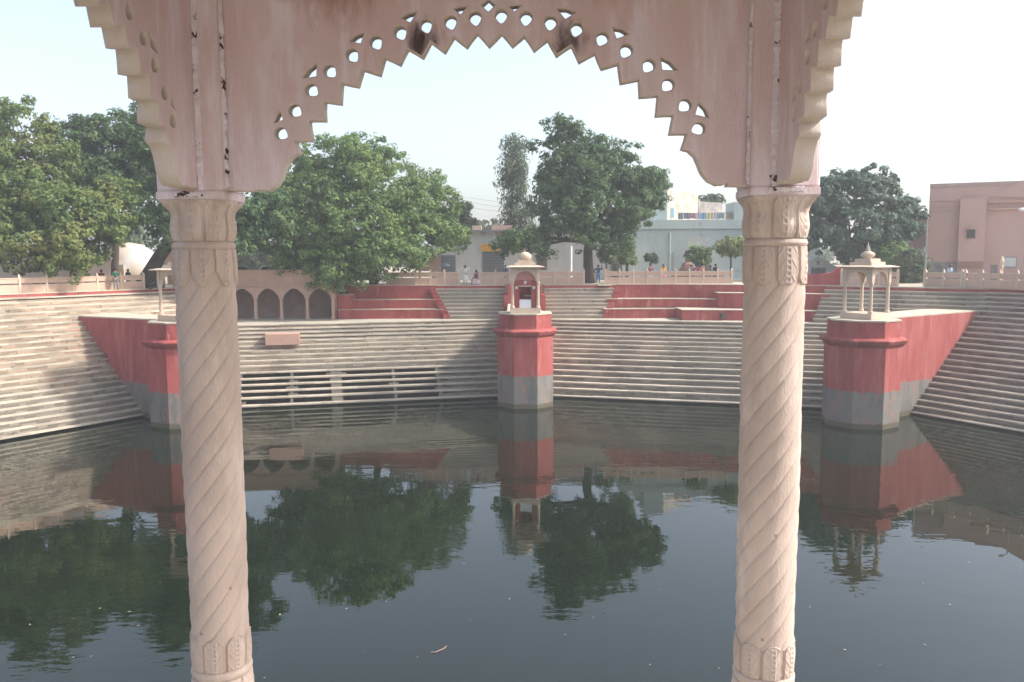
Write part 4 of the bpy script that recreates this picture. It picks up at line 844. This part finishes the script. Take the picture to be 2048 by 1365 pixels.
# ------------------------------------------------------------------ people
def skin(pts, edges, radii, sub=1):
    me = bpy.data.meshes.new('sk'); me.from_pydata(pts, edges, []); ob = bpy.data.objects.new('sk', me); col.objects.link(ob)
    md = ob.modifiers.new('s', 'SKIN'); 
    for i, r_ in enumerate(radii): me.skin_vertices[0].data[i].radius = (r_, r_) if not isinstance(r_, tuple) else r_
    me.skin_vertices[0].data[0].use_root = True
    if sub: sm = ob.modifiers.new('u', 'SUBSURF'); sm.levels = sub
    dg = bpy.context.evaluated_depsgraph_get(); dg.update(); out = bpy.data.meshes.new_from_object(ob.evaluated_get(dg)); bpy.data.objects.remove(ob); bpy.data.meshes.remove(me)
    out.shade_smooth(); return out
SK = mat('brown_skin', (.25, .13, .08), rough=.6); HAIR = mat('black_hair', (.012, .01, .01), rough=.5)
def person(label, loc, rz, top, bottom, arms='down', sit=False, long=False, scarf=False, scale=1.0, long_hair=False, group=None):
    root = thing('person', label, 'person', loc, rz, group=group)
    hz = .5 if sit else .92; d = hz - .92; sc = scale
    J = {'pel': (0, 0, .94 + d), 'spn': (0, .01, 1.15 + d), 'chs': (0, 0, 1.35 + d), 'nck': (0, 0, 1.48 + d), 'hd': (0, -.01, 1.6 + d), 'hd2': (0, -.01, 1.67 + d)}
    for s, k in ((-1, 'l'), (1, 'r')):
        J['sh' + k] = (s * .18, 0, 1.41 + d)
        if arms == 'photo' and k == 'r': J['el' + k] = (s * .34, -.10, 1.30 + d); J['ha' + k] = (s * .26, -.30, 1.52 + d); J['hf' + k] = (s * .23, -.36, 1.58 + d)
        elif arms == 'photo': J['el' + k] = (s * .40, .06, 1.2 + d); J['ha' + k] = (s * .22, -.04, 1.0 + d); J['hf' + k] = (s * .16, -.07, .98 + d)
        elif arms == 'raised': J['el' + k] = (s * .42, -.08, 1.38 + d); J['ha' + k] = (s * .3, -.3, 1.52 + d); J['hf' + k] = (s * .22, -.36, 1.56 + d)
        elif arms == 'lap': J['el' + k] = (s * .26, -.05, 1.12 + d); J['ha' + k] = (s * .12, -.28, .98 + d); J['hf' + k] = (s * .06, -.34, .97 + d)
        else: J['el' + k] = (s * .24, .03, 1.13 + d); J['ha' + k] = (s * .24, -.06, .88 + d); J['hf' + k] = (s * .24, -.08, .80 + d)
        if sit: J['hp' + k] = (s * .1, 0, .48); J['kn' + k] = (s * .13, -.42, .5); J['an' + k] = (s * .13, -.44, .09); J['to' + k] = (s * .14, -.62, .05)
        else: J['hp' + k] = (s * .095, 0, .88); J['kn' + k] = (s * .11, -.02, .49); J['an' + k] = (s * .12, .02, .08); J['to' + k] = (s * .15, -.14, .04)
    R = {'pel': .13, 'spn': .115, 'chs': .14, 'nck': .055, 'hd': .095, 'hd2': .085, 'sh': .062, 'el': .045, 'ha': .034, 'hf': .028, 'hp': .092, 'kn': .06, 'an': .042, 'to': .035}
    E_ = [('pel', 'spn'), ('spn', 'chs'), ('chs', 'nck'), ('nck', 'hd'), ('hd', 'hd2')]
    for k in 'lr': E_ += [('chs', 'sh' + k), ('sh' + k, 'el' + k), ('el' + k, 'ha' + k), ('ha' + k, 'hf' + k), ('pel', 'hp' + k), ('hp' + k, 'kn' + k), ('kn' + k, 'an' + k), ('an' + k, 'to' + k)]
    def build(keys, grow, nm, m_):
        ks = [k for k in J if k in keys]; ix = {k: i for i, k in enumerate(ks)}
        ed = [(ix[a], ix[b_]) for a, b_ in E_ if a in ix and b_ in ix]
        me = skin([tuple(c * sc for c in J[k]) for k in ks], ed, [(R.get(k, R.get(k[:2], .05)) + grow) * sc for k in ks]); me.materials.append(m_)
        o = bpy.data.objects.new(nm, me); col.objects.link(o); o.parent = root; return o
    build(set(J), 0, 'body', SK)
    build({'pel', 'spn', 'chs', 'shl', 'shr', 'ell', 'elr'} | ({'hal', 'har'} if arms == 'photo' or long else set()), .02, 'shirt', top)
    if long:
        mb = MB(); f_ = .42 if not sit else .12; z0 = .98 + d
        mb.lathe((0, 0 if not sit else -.15, 0), [(.30 * sc, f_ * sc), (.26 * sc, (f_ + z0) / 2 * sc), (.17 * sc, z0 * sc)], 14, cap=False); mb.v = [(x, y * (.7 if not sit else 1.3), z) for x, y, z in mb.v]; put(mb, 'long_skirt', top if not scarf else bottom, root, smooth=True, local=True)
    build({'pel', 'hpl', 'hpr', 'knl', 'knr', 'anl', 'anr'}, .018, 'trousers', bottom)
    mb = MB(); mb.lathe((0, .015 * sc, (1.60 + d) * sc), [(.10 * sc, -.02), (.115 * sc, .05), (.10 * sc, .12), (.05 * sc, .165), (.01, .17)], 12); put(mb, 'hair', HAIR, root, smooth=True, local=True)
    if long_hair: mb = MB(); mb.tube([(0, .09, 1.6 + d), (0, .13, 1.4 + d), (0, .12, 1.2 + d)], [.07, .06, .03], 8); put(mb, 'hair_braid', HAIR, root, local=True)
    if scarf: mb = MB(); mb.tube([(-.16, -.12, .9 + d), (-.1, -.15, 1.2 + d), (.1, -.08, 1.46 + d), (.14, .14, 1.3 + d), (.1, .15, .95 + d)], [.06, .07, .07, .07, .05], 8); put(mb, 'scarf', bottom, root, smooth=True, local=True)
    if arms == 'photo':
        mb = MB(); mb.box((.2 * sc, -.4 * sc, (1.64 + d) * sc), (.08, .02, .15)); put(mb, 'held_phone', HAIR, root, local=True)
    return root
CL = lambda n, c: mat(n, c, rough=.9)
person('man in a long white tunic standing with arms raised at the gap in the railing', (xat(931, 74.9, HT), 74.9, HT), rad(170), CL('white_cotton', (.62, .60, .54)), CL('white_trousers', (.5, .49, .45)), 'raised', long=True)
person('woman in maroon and pale pink seated beside the man in white', (xat(953, 74.8, HT), 74.8, HT), rad(-50), CL('maroon_cloth', (.18, .04, .05)), CL('pale_pink_cloth', (.50, .34, .38)), 'lap', sit=True, long=True, scarf=True, scale=1.0, long_hair=True)
person('man in navy shirt and jeans photographing with a raised phone', (xat(1197, 74.8, HT), 74.8, HT), rad(180) if False else rad(8), CL('navy_shirt', (.03, .06, .11)), CL('blue_jeans', (.06, .14, .26)), 'photo')
def crowd(px, Y, c1, c2, lab, **k): person(lab, (xat(px, Y, HT), Y, HT), rad(k.pop('rz', 0)), CL('top_cloth', c1), CL('lower_cloth', c2), **k)
crowd(1301, 77.5, (.16, .05, .07), (.5, .5, .5), 'person in maroon behind the long railing, leftmost there', arms='lap', rz=20)
crowd(1327, 77.8, (.62, .36, .05), (.55, .12, .18), 'woman in yellow and pink behind the long railing', long=True, scarf=True, long_hair=True)
crowd(1383, 77.6, (.12, .18, .36), (.12, .12, .2), 'person in blue standing before the brick mound', scale=.95, rz=60)
crowd(1393, 78.2, (.55, .10, .13), (.6, .56, .5), 'person in bright red right of the person in blue', long=True, scarf=True, scale=.95)
crowd(1404, 77.6, (.58, .20, .20), (.62, .60, .56), 'person in coral and white beside the round shrub', long=True)
crowd(1421, 77.9, (.10, .26, .27), (.1, .15, .15), 'person in teal left of the person in black', scale=.92, rz=90, arms='lap')
crowd(1431, 77.5, (.02, .02, .03), (.02, .02, .03), 'person in black at the right end of the long railing', long=True, scale=.98)
crowd(1899, 68, (.42, .55, .72), (.2, .2, .24), 'person in a light blue shirt before the pink building', rz=-80, arms='lap', scale=.97)
crowd(1012, 80.5, (.07, .13, .25), (.1, .1, .1), 'person in dark blue left of the domed shrine roof', scale=.95)
crowd(233, 66.5, (.03, .12, .09), (.2, .2, .2), 'person in dark green behind the left railing', rz=40)
crowd(258, 72, (.05, .07, .08), (.05, .05, .06), 'person in black near the white tent', scale=.9)
crowd(176, 68, (.28, .06, .05), (.1, .1, .1), 'person in brick red under the yellowish tree', scale=.9)
crowd(205, 67.5, (.14, .05, .05), (.1, .1, .1), 'person in dark maroon under the yellowish tree', scale=.92, rz=30)
crowd(868, 78.2, (.5, .5, .55), (.1, .12, .2), 'person in grey half hidden beneath the notice board', scale=.9)
# bench block on the steps and slab on the stairs
mb = MB(); q = at(562, 678, 64.6); rzb = math.atan2(eL.y, eL.x)
mb.box((q.x, 65.1, 4.55), (2.6, 1.7, .86), rzb); o = put(mb, 'stone_block', mat('salmon_sandstone', (.44, .28, .215), (.40, .27, .21), 1.5, bump=.2, bscale=15), bevel=.02); tag(o, 'long salmon coloured stone block set on the left back steps', 'block')
mb = MB(); q = at(1208, 577, 74.0); mb.box((q.x, 73.9, HT + .06 - .1), (1.3, .8, .16), .1); mb.box((q.x, 73.9, HT + .14), (.9, .5, .12), -.1); o = put(mb, 'loose_slabs', M['cap'], bevel=.03); tag(o, 'loose stone slabs piled at the top of the right upper stairs', 'slab')

# floating bits
fl = MB(); r = random.Random(8)
spots_ = [(182, 1313), (745, 1140), (1320, 1180), (1010, 845), (1100, 852), (1160, 832), (1235, 805), (1620, 1215), (650, 1010), (560, 965), (1690, 1300), (1760, 1330), (700, 1000), (320, 1165), (1240, 870), (1375, 880), (915, 830), (540, 1098), (1300, 1330), (560, 1230), (940, 1240), (1130, 1270), (1850, 1290), (1900, 1210), (60, 1250)]
for px, py in spots_ + [(r.uniform(0, 2048), r.uniform(900, 1360)) for _ in range(30)]:
    d = ray(px, py); t_ = -H / d[2]; x, y = d[0] * t_, d[1] * t_; s_ = r.uniform(.02, .065); a = r.uniform(0, 3)
    fl.add([(x + s_ * math.cos(a + k * 1.57) * (1 if k % 2 else .4), y + s_ * math.sin(a + k * 1.57) * (1 if k % 2 else .4), .006 + .01 * (k % 2)) for k in range(4)], [(0, 1, 2, 3)])
for _ in range(170):                     # litter drifts along the foot of the steps
    i_ = r.choice((0, 6, 6, 5, 1)); A_, B_ = between(i_); f_ = r.random() ** 1.4; q = A_.lerp(B_, f_); q = q - nrm(A_, B_)[1] * abs(r.gauss(.1, .35)); s_ = r.uniform(.03, .09); a = r.uniform(0, 3)
    fl.add([(q.x + s_ * math.cos(a + k * 1.57) * (1 if k % 2 else .4), q.y + s_ * math.sin(a + k * 1.57) * (1 if k % 2 else .4), .006 + .01 * (k % 2)) for k in range(4)], [(0, 1, 2, 3)])
o = put(fl, 'floating_leaf_litter', mat('dry_leaf_bits', (.45, .42, .34), (.3, .26, .18), 3, island=.3)); tag(o, 'scattered pale leaf bits floating on the dark water', 'leaf litter', kind='stuff')
mb = MB(); P = []
for k, (px, py) in enumerate(((862, 1306), (872, 1306), (880, 1302), (888, 1299), (893, 1294))):
    d = ray(px, py); t_ = -H / d[2]; P.append((d[0] * t_, d[1] * t_, .02))
mb.tube(P, .012, 5); o = put(mb, 'floating_twig', mat('pinkish_twig', (.35, .24, .2))); tag(o, 'thin curved twig floating on the open water between the columns', 'twig')

# ------------------------------------------------------------------ viewpoint pavilion in the foreground
LC_ = 2.1062
ZB = 9.15; RZ = math.atan2(-.0332358, .9994475)
ch = thing('carved_stone_pavilion', 'foreground sandstone pavilion with twisted columns and scalloped pierced arches', 'pavilion', (-1.145, 3.1, ZB), RZ)
hh = H - ZB                                 # eye height above its floor
OUT = [(0.1391, 0.2467), (0.1969, 0.2444), (0.2027, 0.2499), (0.2492, 0.2459), (0.272, 0.2603), (0.2934, 0.2874), (0.3039, 0.3217), (0.3178, 0.3487), (0.3388, 0.3684), (0.3613, 0.3772), (0.3548, 0.4043), (0.3452, 0.4233), (0.4084, 0.429), (0.4015, 0.4978), (0.4598, 0.4972), (0.461, 0.566), (0.5191, 0.5574), (0.5259, 0.6314), (0.5852, 0.619), (0.6046, 0.6788), (0.6663, 0.6587), (0.6855, 0.7205), (0.7409, 0.6953), (0.7706, 0.7501), (0.825, 0.7188), (0.8553, 0.774), (0.9054, 0.7371), (0.94, 0.7909), (0.9863, 0.7544), (1.0251, 0.8024), (1.0676, 0.756), (1.1132, 0.8006), (1.1521, 0.7556), (1.1953, 0.7898), (1.2307, 0.7393), (1.2798, 0.7762), (1.3117, 0.7198), (1.3657, 0.7541), (1.3933, 0.6963), (1.4514, 0.7262), (1.4741, 0.6716), (1.5349, 0.6889), (1.5445, 0.6198), (1.6099, 0.6325), (1.6139, 0.5697), (1.6794, 0.574), (1.6732, 0.5026), (1.7355, 0.5039), (1.7234, 0.4374), (1.784, 0.4375), (1.7675, 0.3828), (1.7904, 0.3773), (1.8132, 0.3558), (1.8273, 0.3255), (1.8423, 0.2921), (1.8643, 0.2673), (1.8926, 0.2537), (1.9176, 0.2558), (1.9339, 0.2667), (1.9326, 0.2501), (1.9923, 0.2476)]
CIRC = [(0.3007, 0.4461), (0.355, 0.527), (0.4187, 0.6002), (0.4877, 0.6666), (0.5712, 0.7211), (0.6585, 0.765), (0.748, 0.7984), (0.8405, 0.8221), (0.9299, 0.8325), (1.0189, 0.8455), (1.1124, 0.8526), (1.2017, 0.843), (1.2896, 0.8259), (1.3831, 0.8025), (1.4745, 0.7686), (1.5604, 0.7249), (1.6412, 0.6723), (1.7117, 0.6045), (1.7735, 0.5315), (1.8241, 0.449)]
FINS = [[(0.2803, 0.4873), (0.2884, 0.5081), (0.2985, 0.5218), (0.3073, 0.4964)], [(0.3959, 0.6464), (0.4116, 0.6695), (0.4354, 0.6875), (0.4332, 0.6518)], [(0.57, 0.7719), (0.5872, 0.7871), (0.6113, 0.7952), (0.6006, 0.7657)], [(0.7589, 0.8491), (0.7778, 0.861), (0.8036, 0.8653), (0.7841, 0.8373)], [(0.947, 0.8777), (0.966, 0.8824), (0.9858, 0.8829), (0.967, 0.8611)], [(1.0469, 0.8877), (1.0659, 0.9045), (1.0843, 0.8872), (1.0657, 0.8704)], [(1.1437, 0.8833), (1.1634, 0.8868), (1.181, 0.8847), (1.1605, 0.8679)], [(1.3191, 0.8699), (1.3457, 0.8695), (1.3704, 0.8585), (1.3419, 0.8426)], [(1.5175, 0.8015), (1.5417, 0.7963), (1.5614, 0.7827), (1.5283, 0.7718)], [(1.6895, 0.6947), (1.7151, 0.6818), (1.7369, 0.6586), (1.6947, 0.6602)], [(1.826, 0.5339), (1.8432, 0.5164), (1.8534, 0.492), (1.816, 0.5012)]]
def drop(c, r_, notch):
    d = Vector((notch[0] - c[0], notch[1] - c[1])).normalized(); a0 = math.atan2(d.y, d.x); pts = []
    for k in range(20):
        a = 2 * math.pi * k / 20; f_ = 1.0 + .28 * max(0, math.cos(a)) ** 8; pts.append((c[0] + r_ * f_ * math.cos(a + a0), c[1] + r_ * f_ * math.sin(a + a0)))
    return pts
def panel(out, circ, fins, name, th, k=1.0, dc=1.247):
    f_ = lambda p_: (dc + (p_[0] - dc) * k, p_[1] * k)
    out = [f_(p_) for p_ in out]; circ = [f_(p_) for p_ in circ]; fins = [[f_(p_) for p_ in q] for q in fins]
    dense = []
    for a, b_ in zip(out[:-1], out[1:]): dense += [a, ((a[0] + b_[0]) / 2 + rnd.uniform(-.0012, .0012), (a[1] + b_[1]) / 2 + rnd.uniform(-.0012, .0012))]
    dense.append(out[-1]); x0_, x1_ = dense[0][0] - .045, dense[-1][0] + .045
    poly = [(x0_, dense[0][1])] + dense + [(x1_, dense[-1][1]), (x1_, 1.32), (x0_, 1.32)]
    sp = [poly]
    for c in circ:
        nt = min(out, key=lambda q: (q[0] - c[0]) ** 2 + (q[1] - c[1]) ** 2); sp.append(drop((c[0], c[1] + .004), .0250, nt))
    for q in fins:
        cx = sum(a[0] for a in q) / len(q); cy = sum(a[1] for a in q) / len(q); sp.append([(cx + (a[0] - cx) * 1.6, cy + .004 + (a[1] - cy) * 1.6) for a in q])
    o = fill_curve(sp, name, M['plate'], extrude=th / 2 - .004, bevel=.004)
    me = o.data; bm = bmesh.new(); bm.from_mesh(me)
    # local curve plane x,y -> panel x,z
    bmesh.ops.transform(bm, matrix=Matrix(((1, 0, 0, 0), (0, 0, 1, 0), (0, 1, 0, hh), (0, 0, 0, 1))), verts=bm.verts)
    bmesh.ops.recalc_face_normals(bm, faces=bm.faces)
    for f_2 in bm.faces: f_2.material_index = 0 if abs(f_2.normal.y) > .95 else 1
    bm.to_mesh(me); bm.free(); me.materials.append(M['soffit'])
    return o
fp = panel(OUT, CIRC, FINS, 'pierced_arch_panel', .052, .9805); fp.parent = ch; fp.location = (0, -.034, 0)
half = OUT[:31]; mid = half[-1][0]
SYM = half + [(2 * mid - a, b_) for a, b_ in half[-2::-1]]
cs_ = CIRC[:10]; SC = cs_ + [(2 * mid - a, b_) for a, b_ in cs_]; fs_ = FINS[:5]; SF = fs_ + [[(2 * mid - a, b_) for a, b_ in q] for q in fs_] + [FINS[5]]
sk_ = LC_ / (2 * mid)
sc3 = lambda l: [(a * sk_, b_) for a, b_ in l]
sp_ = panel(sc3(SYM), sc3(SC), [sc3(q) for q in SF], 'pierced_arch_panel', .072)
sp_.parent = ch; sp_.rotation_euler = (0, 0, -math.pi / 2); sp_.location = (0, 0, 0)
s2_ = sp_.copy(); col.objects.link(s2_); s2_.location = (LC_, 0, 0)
# columns
def relief(theta, v, n, tip, pointed, amp):
    """petal band: theta angle, v 0 at ring .. 1 at tip; returns height"""
    u = ((theta / (2 * np.pi) * n) % 1.0) * 2 - 1; au = np.abs(u)
    if pointed: wdt = np.where(v < .62, .97, .97 * np.clip((1.03 - v) / .41, 0, 1) ** .85)
    else: wdt = np.where(v < .70, .93, .93 * np.sqrt(np.clip(1 - ((v - .70) / .29) ** 2, 0, 1)))
    ins = np.clip((wdt - au) / .10, 0, 1); h = ins * (.0055 + .0035 * (1 - u ** 2))
    rim = np.exp(-((wdt - .09 - au) / .05) ** 2) * .0032 * (wdt > .12)
    ribs = (np.exp(-((au - .17) / .05) ** 2)) * .0026 * (ins > .5) * (v < .93)
    bead = np.exp(-(au / .10) ** 2) * .0028 * np.sin(v * 44) * (v < .92) * (ins > .5)
    vein = np.exp(-((((v * 2.6 + au * 1.3 * (-1 if not pointed else 1)) % 1.0) - .5) / .09) ** 2) * .0022 * (au > .24) * (au < .78) * (ins > .5)
    return (h + rim + ribs + bead + vein) * amp
def grid(rfun, z0, z1, nz, nt=224, zoff=0):
    th = np.linspace(0, 2 * np.pi, nt, endpoint=False); z = np.linspace(z0, z1, nz); T, Z = np.meshgrid(th, z)
    X, Y_, Z2 = rfun(T, Z); vs = np.stack([X, Y_, Z2], -1).reshape(-1, 3); mb = MB(); mb.v = [tuple(p_) for p_ in vs.tolist()]
    mb.f = [(j * nt + i, j * nt + (i + 1) % nt, (j + 1) * nt + (i + 1) % nt, (j + 1) * nt + i) for j in range(nz - 1) for i in range(nt)]
    mb.f += [tuple(range(nt - 1, -1, -1)), tuple((nz - 1) * nt + i for i in range(nt))]; return mb
z = {k: v - ZB for k, v in dict(top=12.33, blk=11.205, cap0=11.062, r0=11.028, pet=10.885, sh0=9.545, bp=9.425, br=9.385, lp=9.25, base=9.15).items()}
def wob(T, Z, a=.0008): return a * (np.sin(T * 3 + Z * 9) + np.sin(T * 7 - Z * 23) * .6 + np.sin(Z * 61 + T * 2) * .4)
def column_parts(root, off, phase, pointed, jit):
    dz = jit
    def cyl(r_): return lambda T, Z: (r_(T, Z) * np.cos(T), r_(T, Z) * np.sin(T), Z)
    def shaft(T, Z):
        f_ = (Z - z['sh0']) / (z['pet'] - z['sh0']); R0 = .1035 + .0035 * np.sin(np.pi * f_) + .001 * f_
        ph = (T / (2 * np.pi) * 9 - (Z - z['sh0']) / .85 * 9 + phase) % 1.0
        q = ph ** .8; lobe = np.sin(np.pi * q) ** .42
        return R0 - .0045 + .0080 * lobe + wob(T, Z)
    P = [('shaft', grid(cyl(shaft), z['sh0'] - .01, z['pet'] + .06, 560))]
    def band(T, Z): v = (z['r0'] - Z) / (z['r0'] - z['pet']); vv = v + .03 * np.sin(T * 5 + phase); bulge = .004 * np.sin(np.pi * np.clip(v, 0, 1)); return np.where(v > 1.0, .099, .1015 + bulge + relief(T + phase * .3, vv, 8, 1, pointed, 1.0) - .01 * np.clip((v - .93) / .07, 0, 1)) + wob(T, Z, .0006)
    P.append(('hanging_petal_band', grid(cyl(band), z['pet'] - .004, z['r0'], 150, 288)))
    def ring(T, Z): f_ = (Z - z['r0']) / (z['cap0'] - .004 - z['r0']); return .104 + .010 * np.clip(1 - np.abs(f_ - .42) * 2.1, 0, 1) ** .5 + wob(T, Z)
    P.append(('neck_ring', grid(cyl(ring), z['r0'], z['cap0'] - .004, 14, 96)))
    def capr(T, Z):
        f_ = (Z - z['cap0'] + .004) / (z['blk'] - z['cap0'] + .004); f_ = np.clip(f_, 0, 1)
        base = .103 + .009 * np.sin(np.clip(f_ / .35, 0, 1) * np.pi / 2) - .006 * np.clip((f_ - .3) / .3, 0, 1)
        sq = .121 / np.maximum(np.abs(np.cos(T)), np.abs(np.sin(T))) ** .93; k = np.clip((f_ - .58) / .42, 0, 1) ** 1.6
        return base * (1 - k) + sq * k + relief(T + .39, f_ * .86 + .06, 8, 1, False, .9) * (1 - np.clip((f_ - .9) / .1, 0, 1)) - .002 + wob(T, Z)
    P.append(('leaf_capital', grid(cyl(capr), z['cap0'] - .004, z['blk'], 120, 288)))
    def bpet(T, Z): v = (Z - z['bp']) / (z['sh0'] - z['bp'] + .012); return .1005 + .003 * np.sin(np.pi * np.clip(v, 0, 1)) + relief(T + phase * .2 + .2, v, 8, 1, False, 1.05) + wob(T, Z, .0005)
    P.append(('base_petal_band', grid(cyl(bpet), z['bp'], z['sh0'] + .014, 130, 288)))
    def bring(T, Z): f_ = (Z - z['br']) / (z['bp'] - z['br']); return .101 + .014 * np.sqrt(np.clip(1 - (2 * f_ - 1) ** 2, 0, 1)) + wob(T, Z)
    P.append(('base_ring', grid(cyl(bring), z['br'], z['bp'], 16, 96)))
    def lpet(T, Z): v = (z['br'] - Z) / (z['br'] - z['lp']); return .103 + .006 * np.sin(np.pi * np.clip(v, 0, 1)) + relief(T + .5, v, 8, 1, False, 1.0)
    P.append(('lower_petal_band', grid(cyl(lpet), z['lp'], z['br'], 80, 224)))
    P.append(('base', MB().box((0, 0, z['lp'] / 2), (.25, .25, z['lp']))))
    made = []
    for nm, mb in P:
        o = put(mb, nm, M['column'], None, smooth=(nm != 'base')); o.parent = root; o.location = (off[0], off[1], 0); made.append(o)
    c_, h_ = .012, .1195; b_ = MB(); b_.prism([(-h_, -h_ + c_), (-h_ + c_, -h_), (h_ - c_, -h_), (h_, -h_ + c_), (h_, h_ - c_), (h_ - c_, h_), (-h_ + c_, h_), (-h_, h_ - c_)], z['blk'] + .03, z['top'])
    b_.lathe((0, 0, 0), [(h_ * 1.4142, z['blk'] - .002), (h_ * 1.4142, z['blk'] + .031)], 4, rad(45))
    o = put(b_, 'pier_block', M['block'], None, bevel=.004); o.parent = root; o.location = (off[0], off[1], 0); made.append(o)
    return made
lc = thing('carved_column', 'left twisted sandstone column with pointed hanging petals', 'column', (-1.145, 3.1, ZB), RZ, group='twisted columns of the foreground pavilion')
column_parts(lc, (0, 0), .3, True, 0)
R_ = Matrix.Rotation(RZ, 2)
def loc_at(x, y): v = R_ @ Vector((x, y)); return (-1.145 + v.x, 3.1 + v.y, ZB)
rc = thing('carved_column', 'right twisted sandstone column with rounded hanging petals', 'column', loc_at(LC_, 0), RZ, group='twisted columns of the foreground pavilion')
column_parts(rc, (0, 0), .75, False, 0)
for (x, y, lab) in ((0, -LC_, 'rear left twisted column of the foreground pavilion, outside the photo'), (LC_, -LC_, 'rear right twisted column of the foreground pavilion, outside the photo')):
    c_ = copy_tree(rc); c_.location = loc_at(x, y); c_['label'] = lab
# mortar joints (irregular strips between blocks and panels)
def mortar(xy, d2, zz0, zz1, w0, th, seed):
    r = random.Random(seed); mb = MB(); n = int((zz1 - zz0) / .012); P = []
    for k in range(n + 1):
        zz = zz0 + (zz1 - zz0) * k / n; a = w0 * r.uniform(.6, 1.25); b_ = th * r.uniform(.4, 1.2)
        P.append((zz, a, b_))
    nx, ny = d2; tx_, ty_ = -ny, nx
    vs = []
    for zz, a, b_ in P:
        for (s, q) in ((-a, 0), (-a * .7, b_), (a * .7, b_), (a, 0)): vs.append((xy[0] + tx_ * s + nx * q, xy[1] + ty_ * s + ny * q, zz))
    fs = [(4 * k + j, 4 * k + j + 1, 4 * k + 5 + j, 4 * k + 4 + j) for k in range(n) for j in range(3)]
    mb.add(vs, fs); o = put(mb, 'mortar_joint', M['mortar'], None, smooth=False); o.parent = ch; return o
zb_ = hh + .245; zt2 = hh + 1.1
mortar((.119, -.075), (.75, -.66), zb_, zt2, .015, .006, 1); mortar((LC_ - .119, -.075), (-.75, -.66), zb_, zt2, .013, .006, 2)
mortar((.045, -.121), (.25, -.97), zb_ - .01, zt2, .012, .006, 3); mortar((LC_ - .045, -.121), (-.25, -.97), zb_ - .01, zt2, .014, .007, 4)
def hmortar(x0_, x1_, y, zz, seed):
    r = random.Random(seed); mb = MB(); n = 26
    vs = []
    for k in range(n + 1):
        x = x0_ + (x1_ - x0_) * k / n; a = .010 * r.uniform(.5, 1.3)
        for s, q in ((-a, 0), (-a * .7, .005), (a * .7, .005), (a, 0)): vs.append((x, y - q, zz + s))
    mb.add(vs, [(4 * k + j, 4 * k + 4 + j, 4 * k + 5 + j, 4 * k + j + 1) for k in range(n) for j in range(3)]); o = put(mb, 'mortar_joint', M['mortar'], None); o.parent = ch
hmortar(-.05, .055, -.120, zb_ - .022, 5); hmortar(LC_ - .06, LC_ + .06, -.120, zb_ - .02, 6)
# beam, eave, dome, floor, parapetless plinth
def chp(mb, nm, m_, bv=.0, sm=False): return put(mb, nm, m_, ch, smooth=sm, local=True, bevel=bv)
for (xa_, xb_, ya_, yb_) in ((-.2, LC_ + .2, -.2, .2), (-.2, LC_ + .2, -LC_ - .2, -LC_ + .2), (-.2, .2, -LC_ + .201, -.201), (LC_ - .2, LC_ + .2, -LC_ + .201, -.201)):
    chp(MB().bb(xa_, xb_, ya_, yb_, z['top'] - .02, z['top'] + .16), 'lintel_beam', M['block'], .006)
c0 = (LC_ / 2, -LC_ / 2, 0)
chp(MB().lathe(c0, [(1.20 * 1.414, z['top'] + .161), (1.62 * 1.414, z['top'] + .12), (1.64 * 1.414, z['top'] + .16), (1.25 * 1.414, z['top'] + .28)], 4, rad(45)), 'eave', M['soffit'])
chp(MB().box((LC_ / 2, -LC_ / 2, z['top'] + .36), (2.3, 2.3, .18)), 'roof_tier', M['block'], .01)
chp(MB().lathe(c0, [(1.0, z['top'] + .45), (1.08, z['top'] + .6), (1.02, z['top'] + .85), (.8, z['top'] + 1.12), (.45, z['top'] + 1.32), (.12, z['top'] + 1.42), (.1, z['top'] + 1.5), (.16, z['top'] + 1.58), (.05, z['top'] + 1.7), (.01, z['top'] + 1.9)], 40), 'dome', M['soffit'], sm=True)
chp(MB().box((LC_ / 2, -LC_ / 2 + .0, -.03), (2.5, 2.5, .056)), 'floor_slab', M['landing'])

# ------------------------------------------------------------------ haze
hm = bpy.data.materials.new('thin_haze'); hm.use_nodes = True; t = hm.node_tree; t.nodes.clear()
vo = t.nodes.new('ShaderNodeVolumePrincipled'); vo.inputs['Color'].default_value = (.95, .97, 1.0, 1); vo.inputs['Density'].default_value = .0011; vo.inputs['Anisotropy'].default_value = .2
oo = t.nodes.new('ShaderNodeOutputMaterial'); t.links.new(vo.outputs[0], oo.inputs['Volume'])
hb = MB().bb(-1600, 1600, -1000, 2300, -2.8, 32); o = put(hb, 'haze', hm); tag(o, 'thin pale haze filling the air over the whole place', 'haze', kind='stuff')
